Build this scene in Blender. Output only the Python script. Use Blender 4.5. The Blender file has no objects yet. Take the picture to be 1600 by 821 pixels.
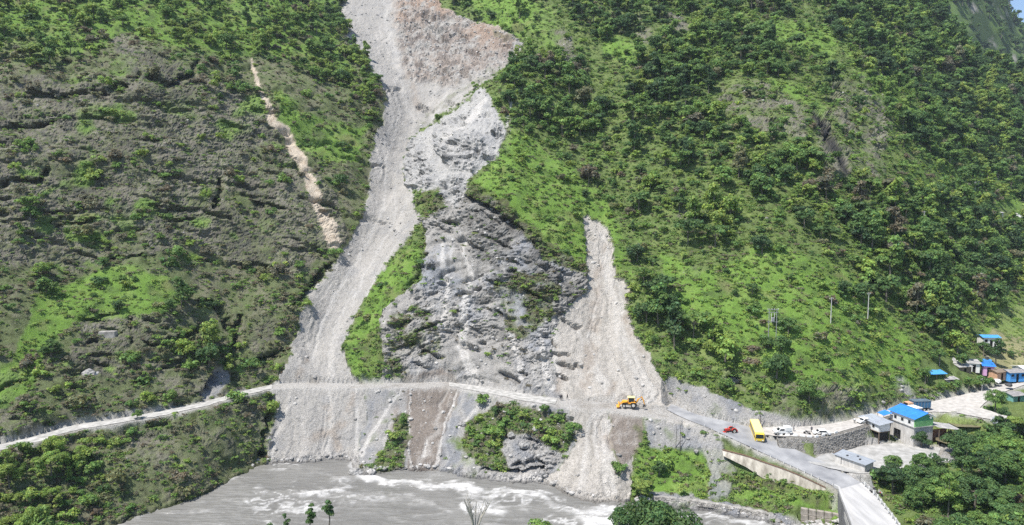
import bpy, bmesh, math, random
import numpy as np
from mathutils import Vector, Matrix
random.seed(11)
rng = np.random.default_rng(7)
SC = bpy.context.scene
COL = SC.collection
# ------------------------------------------------------------------ camera, sky, sun, exposure
K = 1081.0                      # focal length in pixels of the 1600 px wide photograph
PITCH = math.radians(5.0)
CAMH = 75.0
CP, SP = math.cos(PITCH), math.sin(PITCH)
cam_d = bpy.data.cameras.new('camera')
cam_d.sensor_width = 36.0
cam_d.lens = 36.0 * K / 1600.0
cam_d.clip_start = 1.0
cam_d.clip_end = 6000.0
cam = bpy.data.objects.new('camera', cam_d)
COL.objects.link(cam)
cam.location = (0, 0, CAMH)
cam.rotation_euler = (math.radians(90) - PITCH, 0, 0)
SC.camera = cam
SUN = Vector((-0.40, -0.24, 0.88)).normalized()      # direction towards the sun
w = bpy.data.worlds.new('World')
SC.world = w
w.use_nodes = True
nt = w.node_tree
sky = nt.nodes.new('ShaderNodeTexSky')
sky.sky_type = 'NISHITA'
sky.sun_disc = False
sky.sun_elevation = math.asin(SUN.z)
sky.sun_rotation = math.atan2(SUN.x, SUN.y)
sky.altitude = 900
sky.air_density = 1.0
sky.dust_density = 1.2
sky.ozone_density = 1.5
bg = nt.nodes['Background']
bg.inputs[1].default_value = 0.13
nt.links.new(sky.outputs[0], bg.inputs[0])
sd = bpy.data.lights.new('sun', 'SUN')
sd.energy = 5.0
sd.angle = math.radians(0.5)
sd.color = (1.0, 0.96, 0.90)
so = bpy.data.objects.new('sun', sd)
COL.objects.link(so)
so.rotation_euler = SUN.to_track_quat('Z', 'Y').to_euler()
so.location = (-100, -30, 400)
SC.view_settings.view_transform = 'Standard'
SC.view_settings.look = 'None'
SC.view_settings.exposure = 0.5
SC.view_settings.gamma = 1.0
SC.cycles.max_bounces = 6
SC.cycles.diffuse_bounces = 3
SC.cycles.transparent_max_bounces = 4
SC.cycles.use_denoising = False
SC.cycles.use_adaptive_sampling = True
SC.cycles.adaptive_threshold = 0.02

# ------------------------------------------------------------------ pixel <-> world
def T(py):
    a = -(np.asarray(py, float) - 410.5) / K
    return (-SP + a * CP) / (CP + a * SP)
def at_z(px, py, z):
    """world point seen at a pixel of the photograph and lying at height z"""
    Y = (z - CAMH) / T(py)
    return at_Y(px, py, Y)
def at_Y(px, py, Y):
    a = -(py - 410.5) / K
    t = Y / (CP + a * SP)
    return Vector(((px - 800.0) / K * t, Y, CAMH + Y * float(T(py))))
def project(x, y, z):
    dz = z - CAMH
    f = y * CP - dz * SP
    u = y * SP + dz * CP
    f = np.maximum(f, 1e-3)
    return 800.0 + K * x / f, 410.5 - K * u / f

# ------------------------------------------------------------------ noise
_P = rng.permutation(256).astype(np.int64)
_P = np.concatenate([_P, _P])
_G = rng.normal(size=(256, 3)); _G /= np.linalg.norm(_G, axis=1)[:, None]
_G = _G.astype(np.float32)
def perlin(x, y, z):
    x = np.asarray(x, np.float32); y = np.asarray(y, np.float32); z = np.asarray(z, np.float32)
    x, y, z = np.broadcast_arrays(x, y, z)
    xi = np.floor(x).astype(np.int64); yi = np.floor(y).astype(np.int64); zi = np.floor(z).astype(np.int64)
    xf = x - xi; yf = y - yi; zf = z - zi
    u = xf * xf * (3 - 2 * xf); v = yf * yf * (3 - 2 * yf); w_ = zf * zf * (3 - 2 * zf)
    xi &= 255; yi &= 255; zi &= 255
    def g(a, b, c):
        h = _P[_P[_P[(xi + a) & 255] + ((yi + b) & 255)] + ((zi + c) & 255)]
        G = _G[h]
        return G[..., 0] * (xf - a) + G[..., 1] * (yf - b) + G[..., 2] * (zf - c)
    x00 = g(0, 0, 0) * (1 - u) + g(1, 0, 0) * u
    x10 = g(0, 1, 0) * (1 - u) + g(1, 1, 0) * u
    x01 = g(0, 0, 1) * (1 - u) + g(1, 0, 1) * u
    x11 = g(0, 1, 1) * (1 - u) + g(1, 1, 1) * u
    return ((x00 * (1 - v) + x10 * v) * (1 - w_) + (x01 * (1 - v) + x11 * v) * w_) * 1.6
def fbm(x, y, z, s, o=4, gain=.5):
    r = 0; a = 1.0; n = 0
    for i in range(o):
        r = r + a * perlin(x / s + 17.3 * i, y / s - 9.1 * i, z / s + 5.7 * i)
        n += a; a *= gain; s = s / 2.03
    return r / n
def ridged(x, y, z, s, o=4, gain=.55):
    r = 0; a = 1.0; n = 0
    for i in range(o):
        r = r + a * (1 - 2 * np.abs(perlin(x / s + 3.3 * i, y / s + 19.1 * i, z / s - 5.7 * i)))
        n += a; a *= gain; s = s / 2.1
    return r / n
def sstep(a, b, x):
    t = np.clip((x - a) / (b - a), 0, 1)
    return t * t * (3 - 2 * t)

# ------------------------------------------------------------------ macro shape of the valley: control points on the ground
CPT = []
def add_px(px, py, z=None, Y=None):
    p = at_z(px, py, z) if z is not None else at_Y(px, py, Y)
    CPT.append((p.x, p.y, p.z)); return p
def ladder(px, base, steps, z=None, Y=None, dx=None):
    """climbs a hillside: from the base pixel row up through rows, with a mean slope for each step"""
    b = add_px(px, base, z=z, Y=Y)
    Y0, z0 = b.y, b.z
    for st in steps:
        py, m = st[0], st[1]
        p2 = st[2] if len(st) > 2 else px
        Yn = (CAMH - z0 + m * Y0) / (m - float(T(py)))
        p = add_px(p2, py, Y=Yn)
        Y0, z0 = p.y, p.z
# left hillside
ladder(-330, 790, [(620, .7), (410, .9), (200, .9), (0, .9), (-150, .8)], z=14)
ladder(-150, 735, [(600, .7), (410, .9), (200, .95), (0, .9), (-150, .7)], z=15.2)
for _p in [(0, 760, 11), (0, 820, 5.5), (-150, 800, 9), (100, 760, 8), (180, 740, 8.5), (300, 710, 8), (60, 730, 12)]: add_px(_p[0], _p[1], z=_p[2])
ladder(0, 702, [(600, .7), (500, .9), (410, 1.0), (250, 1.1), (120, .9), (0, .8), (-130, .7)], z=16.0)
ladder(125, 668, [(580, .8), (500, .9), (420, .65), (250, 1.25), (140, 1.2), (0, .75), (-130, .7)], z=16.6)
ladder(250, 643, [(560, .9), (500, 1.1), (420, .7), (280, 1.2), (150, 1.3), (120, .9), (0, .7), (-130, .7)], z=16.8)
ladder(370, 613, [(520, .75), (420, .95), (250, 1.15), (100, .9), (0, .7), (-130, .7)], z=16.9)
ladder(425, 590, [(520, 1.1, 440), (440, 1.0, 450), (300, 1.1, 450), (150, .95, 450), (0, .75, 450), (-130, .7, 450)], z=18.5)
# main slide channel
CH0 = 217.0
def chY(py, m=.73, off=0):
    return (CAMH - 17 + m * CH0) / (m - float(T(py))) + off
for px, py, off in [(480, 598, 0), (545, 596, 0), (520, 540, 1), (470, 540, 2), (510, 480, 2), (555, 440, 1), (550, 400, 2), (590, 370, 2), (600, 300, 3),
                    (620, 230, 5), (650, 170, 6), (640, 100, 6), (600, 100, 4), (575, 40, 3), (620, 20, 5), (590, -60, 3), (590, -150, 3)]:
    add_px(px, py, Y=chY(py, off=off))
for px, py, off in [(535, 345, -8), (560, 300, -10), (575, 240, -11), (590, 190, -13), (595, 150, -14), (575, 100, -14), (548, 60, -12), (528, 20, -10),
                    (520, 395, -6), (462, 480, -7), (448, 540, -5), (525, -60, -10), (530, 200, -22), (520, 100, -24), (500, 300, -20)]:
    add_px(px, py, Y=chY(py, off=off))
# upper right of the slide, a scooped scar
for px, py, off in [(700, 40, -6), (760, 60, -14), (800, 80, -22), (700, 110, -8), (760, 110, -18), (690, 5, -9), (680, -60, -6), (740, 20, -20), (800, 45, -30), (860, 60, -38)]:
    add_px(px, py, Y=chY(py, off=off))
# central ridge: rock, then grassy back
ladder(700, 600, [(540, 1.2), (450, 1.25), (380, 1.0), (320, 1.2), (250, .95), (200, .75, 720), (150, .75, 750)], z=17)
ladder(620, 600, [(560, 1.3), (500, 1.1), (440, 1.0), (400, .9, 640), (350, .9, 660)], z=17.2)
ladder(770, 606, [(540, 1.3), (450, 1.35), (370, 1.2), (300, 1.4), (280, .7), (200, .8, 790), (120, .8, 800)], z=17)
ladder(850, 617, [(540, 1.2), (450, 1.25), (390, 1.1), (340, .8), (200, .72), (100, .7), (0, .7), (-120, .7)], z=16.9)
ladder(925, 628, [(560, .75), (500, .75), (420, .9), (340, .85), (200, .72), (100, .7), (0, .7), (-120, .7)], z=16.5)
# right hillside
ladder(1050, 645, [(600, .8), (520, .95), (410, .85), (300, .75), (200, .75), (100, .7), (0, .7), (-120, .7)], z=15.2)
ladder(1150, 656, [(620, 1.1), (520, .85), (410, .85), (300, .75), (200, .75), (100, .7), (0, .65), (-120, .65)], z=14.6)
ladder(1250, 662, [(620, 1.1), (500, .85), (410, .8), (300, .75), (200, .8), (100, .65), (0, .62), (-120, .6)], z=14.6)
ladder(1350, 645, [(600, 1.0), (500, .8), (400, .75), (300, .75), (200, .8), (100, .62), (0, .6), (-100, .6)], z=15.2)
ladder(1450, 615, [(540, .8), (450, .7), (360, .65), (280, .62), (180, .62), (80, .6), (10, .55)], z=17)
ladder(1540, 590, [(545, .3), (500, .25), (450, .45), (360, .55), (300, .5), (200, .6), (100, .55)], z=16.8)
ladder(1600, 580, [(530, .16), (490, .12), (440, .35), (350, .5), (300, .4), (200, .55), (135, .5)], z=18.5)
ladder(1720, 560, [(500, .15), (470, .15), (400, .4), (300, .5), (220, .5)], z=19)
# behind the shoulder, a hidden valley, then the far mountain
for px, py, Y, dz in [(1450, 10, 0, 0)]:
    pass
for x, y, z in [(330, 560, 140), (450, 620, 120), (520, 560, 90), (600, 640, 60), (420, 700, 150), (300, 640, 215)]:
    CPT.append((x, y, z))
# road area, yard, river terrace
for px, py, z in [(1090, 660, 14.6), (1150, 675, 12.8), (1190, 690, 11.6), (1240, 715, 9.8), (1300, 745, 8.6), (1300, 667, 13.5), (1400, 640, 14.2), (1480, 628, 15.4), (1600, 597, 17.5),
                  (1300, 712, 9.5), (1380, 700, 9.8), (1440, 720, 9.4), (1370, 730, 9), (1500, 690, 10.8), (1550, 660, 13.5), (1600, 640, 15), (1700, 600, 17), (1600, 700, 10),
                  (1105, 705, 8.5), (1040, 700, 9), (1040, 740, 4.5), (1120, 745, 5.0), (1180, 765, 4.0), (1260, 790, 3.6), (1300, 800, 3.4), (1060, 775, 2.2), (1150, 790, 1.8), (1220, 806, 1.6),
                  (960, 640, 15.8), (975, 700, 9), (900, 700, 8), (430, 602, 17), (480, 603, 17), (1160, 712, 10.8), (1200, 724, 10.4), (1250, 742, 9), (1160, 733, 7.6), (1200, 754, 6.2), (1250, 770, 5.2), (1225, 726, 10.2), (480, 660, 8.6), (600, 660, 9), (700, 660, 9.5), (800, 690, 8), (960, 720, 8)]:
    add_px(px, py, z=z)
# water's edge on the far bank
EDGE = [(-400, 990), (-200, 930), (0, 880), (170, 823), (250, 797), (300, 780), (350, 757), (415, 726), (480, 723), (545, 720), (556, 742), (600, 741), (640, 737), (700, 739), (722, 748), (760, 749),
        (850, 756), (880, 770), (900, 779), (930, 786), (962, 784), (985, 788), (1030, 788), (1080, 796), (1140, 806), (1215, 822)]
for px, py in EDGE:
    add_px(px, py, z=-.05)
for a, b in zip(EDGE[2:], EDGE[3:]):
    p = at_z((a[0] + b[0]) / 2, (a[1] + b[1]) / 2, 0)
    CPT.append((p.x, p.y - 9, -2.6))
for x, y, z in [(-150, 85, -2), (-100, 120, -3), (-50, 140, -3), (0, 140, -3), (30, 135, -3), (55, 125, -3), (-120, 70, 3), (-60, 95, 0), (-20, 108, -.5), (10, 108, -.5), (40, 105, 0), (62, 142, 1.0), (60, 120, -1.5),
                (66, 112, -2.6), (80, 95, -3), (105, 85, -3), (-80, 70, 14), (-20, 85, 10), (25, 85, 9), (50, 80, 12), (70, 60, 14), (-40, 40, 18), (40, 40, 20), (0, 20, 22), (-120, 40, 18), (120, 55, 16), (64, 128, .5), (74, 140, 4), (74, 128, 1),
                (80, 128, 3), (95, 115, 2), (120, 105, 1), (150, 100, 2), (88, 142, 6), (110, 130, 6), (140, 125, 8), (100, 160, 9), (130, 150, 11), (170, 140, 12), (170, 180, 15), (220, 160, 16)]:
    CPT.append((x, y, z))
CPT = np.array(CPT)
_c2 = 6.0 ** 2
def _fit(P, z, lam):
    n = len(P)
    r = np.sqrt(((P[:, None] - P[None]) ** 2).sum(-1) + _c2)
    A = np.zeros((n + 3, n + 3)); A[:n, :n] = -r + np.eye(n) * lam
    A[:n, n] = 1; A[:n, n + 1:] = P; A[n, :n] = 1; A[n + 1:, :n] = P.T
    b = np.zeros(n + 3); b[:n] = z
    return np.linalg.solve(A, b)
_W = _fit(CPT[:, :2], CPT[:, 2], .25)
def macro(x, y):
    x = np.asarray(x, float); y = np.asarray(y, float)
    sh = x.shape; x = x.ravel(); y = y.ravel()
    out = np.empty(len(x)); n = len(CPT)
    Pf = CPT[:, :2].astype(np.float32); Wf = _W[:n].astype(np.float32)
    for i in range(0, len(x), 40000):
        xs = x[i:i + 40000].astype(np.float32); ys = y[i:i + 40000].astype(np.float32)
        r = np.sqrt((xs[:, None] - Pf[:, 0]) ** 2 + (ys[:, None] - Pf[:, 1]) ** 2 + _c2)
        out[i:i + 40000] = -(r @ Wf)
    out += _W[n] + _W[n + 1] * x + _W[n + 2] * y
    return out.reshape(sh)

# ------------------------------------------------------------------ roads and flats (edges given as pixels of the photograph with a height)
def edge(pts):
    return np.array([tuple(at_z(*p)) for p in pts])
ROADS = {}
ROADS['main_road'] = (edge([(1040, 640, 15.4), (1070, 655, 15.2), (1101, 667, 14.4), (1150, 691, 12.6), (1200, 713, 11.0), (1250, 735, 9.6), (1300, 758, 8.6), (1313, 766, 8.4)]),
                      edge([(1050, 631, 15.6), (1090, 649, 15.2), (1130, 656, 14.6), (1190, 670, 13.4), (1214, 688, 12.0), (1246, 703, 10.9), (1310, 733, 9.1), (1346, 755, 8.4)]))
ROADS['upper_road'] = (edge([(1196, 683, 12.6), (1214, 684, 12.9), (1245, 683, 13.2), (1276, 684, 13.4), (1307, 677, 13.5), (1345, 666, 13.7), (1395, 648, 14.1), (1455, 644, 14.7), (1520, 646, 15.2), (1553, 619, 16.6), (1600, 602, 17.5), (1700, 575, 18.6)]),
                       edge([(1184, 667, 13.5), (1200, 665, 13.5), (1235, 668, 13.5), (1290, 664, 13.6), (1335, 655, 13.8), (1390, 640, 14.1), (1450, 629, 14.8), (1500, 618, 15.6), (1545, 607, 16.6), (1600, 591, 17.5), (1700, 562, 18.6)]))
ROADS['branch_road'] = (edge([(1490, 646, 16.0), (1540, 655, 15.4), (1585, 664, 14.8), (1640, 672, 14.2)]),
                        edge([(1530, 636, 16.4), (1570, 650, 15.6), (1600, 656, 15.0), (1650, 662, 14.4)]))
ROADS['dirt_track'] = (edge([(-150, 746, 15.8), (0, 704, 16.2), (60, 690, 16.3), (110, 673, 16.6), (180, 662, 16.9), (250, 650, 16.8), (310, 638, 16.9), (380, 618, 17), (430, 606, 17), (480, 604, 17), (560, 605, 17), (640, 604, 17), (700, 603, 17), (760, 614, 17), (820, 627, 16.9), (880, 633, 16.8), (940, 640, 16.3), (1000, 648, 15.9), (1060, 655, 15.2)]),
                       edge([(-150, 734, 15.8), (0, 694, 16.2), (60, 681, 16.3), (110, 665, 16.6), (180, 655, 16.9), (250, 643, 16.8), (310, 631, 16.9), (380, 611, 17), (430, 600, 17), (480, 598, 17), (560, 600, 17), (640, 599, 17), (700, 597, 17), (760, 605, 17), (820, 616, 16.9), (880, 624, 16.8), (940, 629, 16.3), (1000, 638, 15.9), (1060, 643, 15.2)]))
ROADS['yard'] = (edge([(1262, 722, 10.0), (1310, 737, 9.0), (1350, 745, 8.8), (1400, 738, 9.0), (1460, 728, 9.2)]),
                 edge([(1282, 712, 10.0), (1300, 704, 9.6), (1345, 694, 9.9), (1400, 689, 10.0), (1470, 698, 10.0)]))
def resample(P, n):
    d = np.r_[0, np.cumsum(np.linalg.norm(np.diff(P, axis=0), axis=1))]
    t = np.linspace(0, d[-1], n)
    return np.stack([np.interp(t, d, P[:, k]) for k in range(3)], 1)
def smooth_line(P, it=2):
    P = P.copy()
    for _ in range(it):
        P[1:-1] = .25 * P[:-2] + .5 * P[1:-1] + .25 * P[2:]
    return P
ROADL = {}
for k_, (a, b) in ROADS.items():
    n = max(16, int(np.linalg.norm(np.diff(a, axis=0), axis=1).sum() / 1.5))
    A = smooth_line(resample(a, n), 4); B = smooth_line(resample(b, n), 4)
    zz = (A[:, 2] + B[:, 2]) / 2
    A[:, 2] = zz; B[:, 2] = zz
    ROADL[k_] = (A, B)
def road_near(x, y):
    """distance outside the nearest road (0 inside) and its height"""
    best = np.full(x.shape, 1e9); hz = np.zeros(x.shape)
    for k_, (A, B) in ROADL.items():
        C = (A + B) / 2; hw = np.linalg.norm((A - B)[:, :2], axis=1) / 2
        m = (x > C[:, 0].min() - 20) & (x < C[:, 0].max() + 20) & (y > C[:, 1].min() - 20) & (y < C[:, 1].max() + 20)
        idx = np.nonzero(m)[0]
        if not len(idx): continue
        xx, yy = x[idx], y[idx]
        bd = np.full(len(idx), 1e9); bz = np.zeros(len(idx))
        for i in range(len(C) - 1):
            # signed "inside the quad" test by the cross-section parameter
            p, q = C[i, :2], C[i + 1, :2]
            d = q - p; L2 = (d * d).sum() + 1e-9
            t = np.clip(((xx - p[0]) * d[0] + (yy - p[1]) * d[1]) / L2, 0, 1)
            cx = p[0] + t * d[0]; cy = p[1] + t * d[1]
            a = (A[i] * (1 - t[:, None]) + A[i + 1] * t[:, None]); b = (B[i] * (1 - t[:, None]) + B[i + 1] * t[:, None])
            ab = b[:, :2] - a[:, :2]; l2 = (ab ** 2).sum(1) + 1e-9
            s = np.clip(((xx - a[:, 0]) * ab[:, 0] + (yy - a[:, 1]) * ab[:, 1]) / l2, 0, 1)
            ex = xx - (a[:, 0] + s * ab[:, 0]); ey = yy - (a[:, 1] + s * ab[:, 1])
            dist = np.sqrt(ex ** 2 + ey ** 2)
            zz = C[i, 2] * (1 - t) + C[i + 1, 2] * t
            mm = dist < bd
            bd[mm] = dist[mm]; bz[mm] = zz[mm]
        mm = bd < best[idx]
        ii = idx[mm]
        best[ii] = bd[mm]; hz[ii] = bz[mm]
    return best, hz
def carve(x, y, z):
    d, hz = road_near(x.ravel(), y.ravel())
    d = d.reshape(x.shape); hz = hz.reshape(x.shape)
    up = z > hz
    wdt = np.where(up, 4.5, 6.0)
    k = 1 - sstep(.9, wdt, d)
    dn = np.where((y < 156) & (x > 50), 6.0, 1.1)
    lim = np.where(up, hz + np.maximum(0, d - .7) * 2.2, hz - np.maximum(0, d - .8) * dn)
    zc = np.where(up, np.minimum(z, lim), np.maximum(z, lim))
    near = d < 12
    z2 = np.where(near, zc, z)
    z2 = np.where(d < .9, hz - .12, z2)
    return z2, d

# ------------------------------------------------------------------ maps of what covers the ground, laid out from outlines traced on the photograph
MX0, MY0, MW, MH = -320, -260, 2260, 1280
def blank(v=0.0): return np.full((MH, MW), v, np.float32)
def boxblur(a, r):
    if r < 1: return a
    for ax in (0, 1):
        c = np.cumsum(np.pad(a, [(r + 1, r) if i == ax else (0, 0) for i in (0, 1)], mode='edge'), axis=ax, dtype=np.float64)
        n = 2 * r + 1
        a = ((c[n:] - c[:-n]) if ax == 0 else (c[:, n:] - c[:, :-n])).astype(np.float32) / n
    return a
def poly(m, pts, v=1.0, op='set'):
    P = np.array(pts, float) - (MX0, MY0)
    x0, y0 = np.maximum(np.floor(P.min(0)).astype(int), 0); x1 = min(int(P[:, 0].max()) + 2, MW); y1 = min(int(P[:, 1].max()) + 2, MH)
    if x1 <= x0 or y1 <= y0: return
    X, Yg = np.meshgrid(np.arange(x0, x1) + .5, np.arange(y0, y1) + .5)
    ins = np.zeros(X.shape, bool)
    for i in range(len(P)):
        xa, ya = P[i]; xb, yb = P[(i + 1) % len(P)]
        if ya == yb: continue
        c = ((ya > Yg) != (yb > Yg)) & (X < (xb - xa) * (Yg - ya) / (yb - ya) + xa)
        ins ^= c
    S = m[y0:y1, x0:x1]
    if op == 'max': S[ins] = np.maximum(S[ins], v)
    else: S[ins] = v
def stroke(m, pts, w_, v=1.0, op='max'):
    """line with width w_ (single or per point), soft edged"""
    P = np.array([p[:2] for p in pts], float) - (MX0, MY0)
    W_ = np.array([(p[2] if len(p) > 2 else w_) for p in pts], float)
    for i in range(len(P) - 1):
        a, b = P[i], P[i + 1]; r = max(W_[i], W_[i + 1]) + 1
        x0 = max(int(min(a[0], b[0]) - r), 0); x1 = min(int(max(a[0], b[0]) + r) + 1, MW)
        y0 = max(int(min(a[1], b[1]) - r), 0); y1 = min(int(max(a[1], b[1]) + r) + 1, MH)
        if x1 <= x0 or y1 <= y0: continue
        X, Yg = np.meshgrid(np.arange(x0, x1) + .5, np.arange(y0, y1) + .5)
        d = b - a; t = np.clip(((X - a[0]) * d[0] + (Yg - a[1]) * d[1]) / ((d ** 2).sum() + 1e-9), 0, 1)
        dist = np.hypot(X - a[0] - t * d[0], Yg - a[1] - t * d[1]); ww = W_[i] * (1 - t) + W_[i + 1] * t
        k = np.clip((ww - dist) / np.maximum(ww * .6, 1), 0, 1)
        S = m[y0:y1, x0:x1]
        np.maximum(S, (k * v).astype(np.float32), out=S)
def sample(m, px, py):
    fx = np.clip(px - MX0 - .5, 0, MW - 1.001); fy = np.clip(py - MY0 - .5, 0, MH - 1.001)
    ix = fx.astype(int); iy = fy.astype(int); ax = (fx - ix).astype(np.float32); ay = (fy - iy).astype(np.float32)
    return (m[iy, ix] * (1 - ax) + m[iy, ix + 1] * ax) * (1 - ay) + (m[iy + 1, ix] * (1 - ax) + m[iy + 1, ix + 1] * ax) * ay

M = {}
P_SLIDE = [(545, -260), (540, 0), (532, 30), (545, 60), (568, 90), (590, 125), (605, 160), (600, 190), (585, 215), (578, 250), (580, 290), (570, 330), (545, 375), (530, 400), (520, 425), (490, 455), (468, 490),
           (462, 530), (442, 580), (424, 600), (432, 640), (422, 680), (414, 735), (560, 735), (560, 700), (575, 660), (570, 610), (555, 598), (541, 565), (540, 535), (560, 480), (590, 430), (640, 370),
           (655, 340), (640, 300), (630, 270), (640, 220), (655, 200), (690, 180), (740, 140), (790, 105), (810, 88), (814, 66), (800, 52), (760, 40), (710, 24), (680, 0), (600, -260)]
m = blank(); poly(m, P_SLIDE)
P_SLIDE2 = [(913, 338), (922, 335), (940, 352), (957, 375), (960, 430), (985, 450), (980, 490), (1000, 530), (1030, 580), (1060, 628), (1090, 648), (1080, 668), (1020, 655), (950, 642), (955, 690), (965, 720), (978, 800),
            (900, 800), (835, 762), (870, 730), (900, 700), (890, 645), (878, 622), (868, 580), (862, 530), (876, 492), (916, 455), (919, 400), (912, 365)]
poly(m, P_SLIDE2)
poly(m, [(975, 730), (990, 715), (985, 800), (960, 800), (965, 760)])
M['slide'] = m
m = blank(); poly(m, [(610, -80), (680, -80), (700, 20), (760, 40), (812, 62), (806, 88), (760, 118), (700, 135), (650, 130), (632, 110), (622, 60)])
M['scar'] = boxblur(m, 6)
m = blank()
poly(m, [(635, 604), (718, 602), (706, 650), (690, 700), (682, 742), (642, 742), (641, 690), (636, 650)])
poly(m, [(600, 600), (650, 585), (690, 572), (722, 600)])
poly(m, [(580, 640), (600, 615), (640, 606), (630, 640), (590, 700)], .35)
poly(m, [(950, 640), (1005, 652), (1000, 690), (990, 715), (972, 740), (965, 715), (955, 690)])
poly(m, [(968, 612), (982, 612), (985, 622), (968, 622)])
M['dirt'] = boxblur(boxblur(m, 5), 4)
m = blank(); poly(m, [(640, 300), (632, 262), (640, 215), (690, 185), (745, 140), (762, 140), (775, 180), (792, 205), (778, 245), (740, 272), (722, 298), (718, 330), (690, 300), (665, 300)])
M['white'] = m
m = blank()
poly(m, [(655, 345), (690, 300), (722, 290), (760, 300), (800, 330), (850, 372), (910, 418), (922, 448), (882, 490), (868, 525), (872, 580), (884, 628), (770, 612), (700, 602), (600, 602), (600, 560), (590, 520), (600, 480), (655, 440), (662, 390)])
poly(m, [(775, 690), (790, 675), (830, 665), (860, 690), (885, 712), (850, 735), (800, 742), (780, 720)]); poly(m, [(545, 730), (600, 740), (700, 742), (730, 752), (830, 742), (870, 730), (850, 765), (700, 765), (540, 755)])
M['cliff'] = m
m = blank(); poly(m, [(730, 290), (762, 300), (800, 335), (850, 372), (905, 420), (920, 448), (900, 480), (870, 500), (830, 500), (800, 440), (740, 400), (725, 350)]); M['darkcliff'] = boxblur(m, 5)
m = blank()    # grey talus and concrete-like embankments
poly(m, [(555, 600), (700, 600), (770, 612), (890, 632), (895, 650), (900, 700), (870, 730), (850, 765), (700, 765), (540, 755), (560, 700), (575, 650)])
poly(m, [(795, 560), (870, 540), (884, 628), (800, 614)], .75); poly(m, [(640, 560), (700, 570), (660, 602), (640, 602)], .8)
poly(m, [(1005, 655), (1100, 665), (1128, 690), (1135, 705), (1080, 706), (1012, 702)])
poly(m, [(1000, 590), (1060, 590), (1100, 610), (1160, 636), (1250, 655), (1290, 662), (1240, 672), (1200, 668), (1090, 658), (1060, 640)])
poly(m, [(1095, 705), (1130, 700), (1150, 745), (1140, 775), (1105, 778), (1110, 740)], .8)
poly(m, [(310, 612), (335, 580), (358, 575), (362, 600), (320, 625)])
poly(m, [(1015, 768), (1080, 772), (1200, 800), (1310, 830), (1310, 850), (1100, 850), (1015, 795)])
poly(m, [(1270, 700), (1350, 685), (1400, 690), (1480, 695), (1500, 720), (1440, 730), (1340, 745), (1280, 725)])
poly(m, [(1400, 590), (1412, 590), (1432, 628), (1418, 628)], .8)
poly(m, [(1315, 745), (1360, 735), (1370, 770), (1350, 765)], .9)
M['talus'] = boxblur(m, 2)
m = blank()
for p_ in [[(685, 200), (742, 205), (768, 235), (740, 265), (700, 258), (682, 230)], [(632, 215), (668, 222), (682, 292), (636, 292)], [(698, 268), (722, 268), (722, 302), (704, 302)], [(762, 195), (778, 190), (785, 215), (770, 215)]]: poly(m, p_)
M['crags'] = boxblur(m, 4)
m = blank()    # left hill
poly(m, [(-320, -260), (540, -260), (540, 0), (532, 30), (545, 60), (568, 90), (590, 125), (605, 160), (600, 190), (585, 215), (578, 250), (580, 290), (570, 330), (545, 375), (530, 400), (520, 425), (490, 455), (468, 490),
         (462, 530), (442, 580), (424, 600), (432, 640), (422, 680), (414, 735), (414, 1020), (-320, 1020)])
M['left'] = m
m = blank()    # how rocky / bare the green hillsides are
for p_, v in [([(-320, 110), (150, 120), (300, 110), (420, 160), (520, 380), (480, 440), (400, 420), (300, 390), (230, 400), (100, 420), (-320, 400)], .78),
              ([(170, 50), (215, 60), (290, 110), (240, 130), (190, 110)], .85),
              ([(480, 260), (530, 300), (545, 370), (525, 395), (500, 330)], .9),
              ([(130, 490), (180, 488), (290, 490), (300, 560), (240, 590), (150, 600), (100, 570)], .72),
              ([(-100, 560), (300, 590), (370, 580), (300, 640), (100, 670), (-100, 700)], .45),
              ([(90, 690), (430, 615), (410, 730), (250, 800), (150, 840), (100, 760)], .42),
              ([(440, 440), (470, 470), (445, 570), (430, 590), (380, 540)], .5),
              ([(1120, 130), (1180, 120), (1255, 165), (1262, 215), (1200, 215), (1130, 180)], .62), ([(1262, 165), (1285, 165), (1328, 255), (1325, 282), (1300, 270), (1278, 215)], 1.0),
              ([(1290, 130), (1350, 90), (1385, 120), (1400, 180), (1380, 260), (1395, 280), (1340, 280), (1310, 200)], .62),
              ([(855, 55), (880, 45), (900, 75), (905, 105), (885, 100)], .9),
              ([(1030, 15), (1050, 20), (1085, 45), (1075, 55), (1045, 40)], 1.0),
              ([(980, 15), (1010, 35), (1028, 75), (1010, 75), (985, 45)], .8),
              ([(1068, 418), (1090, 415), (1094, 432), (1082, 443), (1070, 436)], 1.0),
              ([(1050, 320), (1075, 330), (1085, 345), (1060, 345)], .9),
              ([(795, 155), (870, 150), (880, 185), (800, 190)], .5),
              ([(790, 180), (800, 190), (796, 240), (782, 235)], .9),
              ([(1250, 590), (1275, 590), (1275, 625), (1255, 620)], .85),
              ([(1125, 580), (1160, 585), (1165, 610), (1130, 605)], 1.0),
              ([(1220, 600), (1440, 590), (1430, 625), (1330, 655), (1260, 660), (1200, 640)], .45),
              ([(1555, 370), (1600, 370), (1600, 380), (1550, 380)], .5),
              ([(1460, -20), (1560, -10), (1600, 40), (1550, 60), (1500, 30)], .4)]:
    poly(m, p_, v)
M['bare'] = boxblur(boxblur(m, 7), 5)
m = blank()    # bright grass
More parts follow.
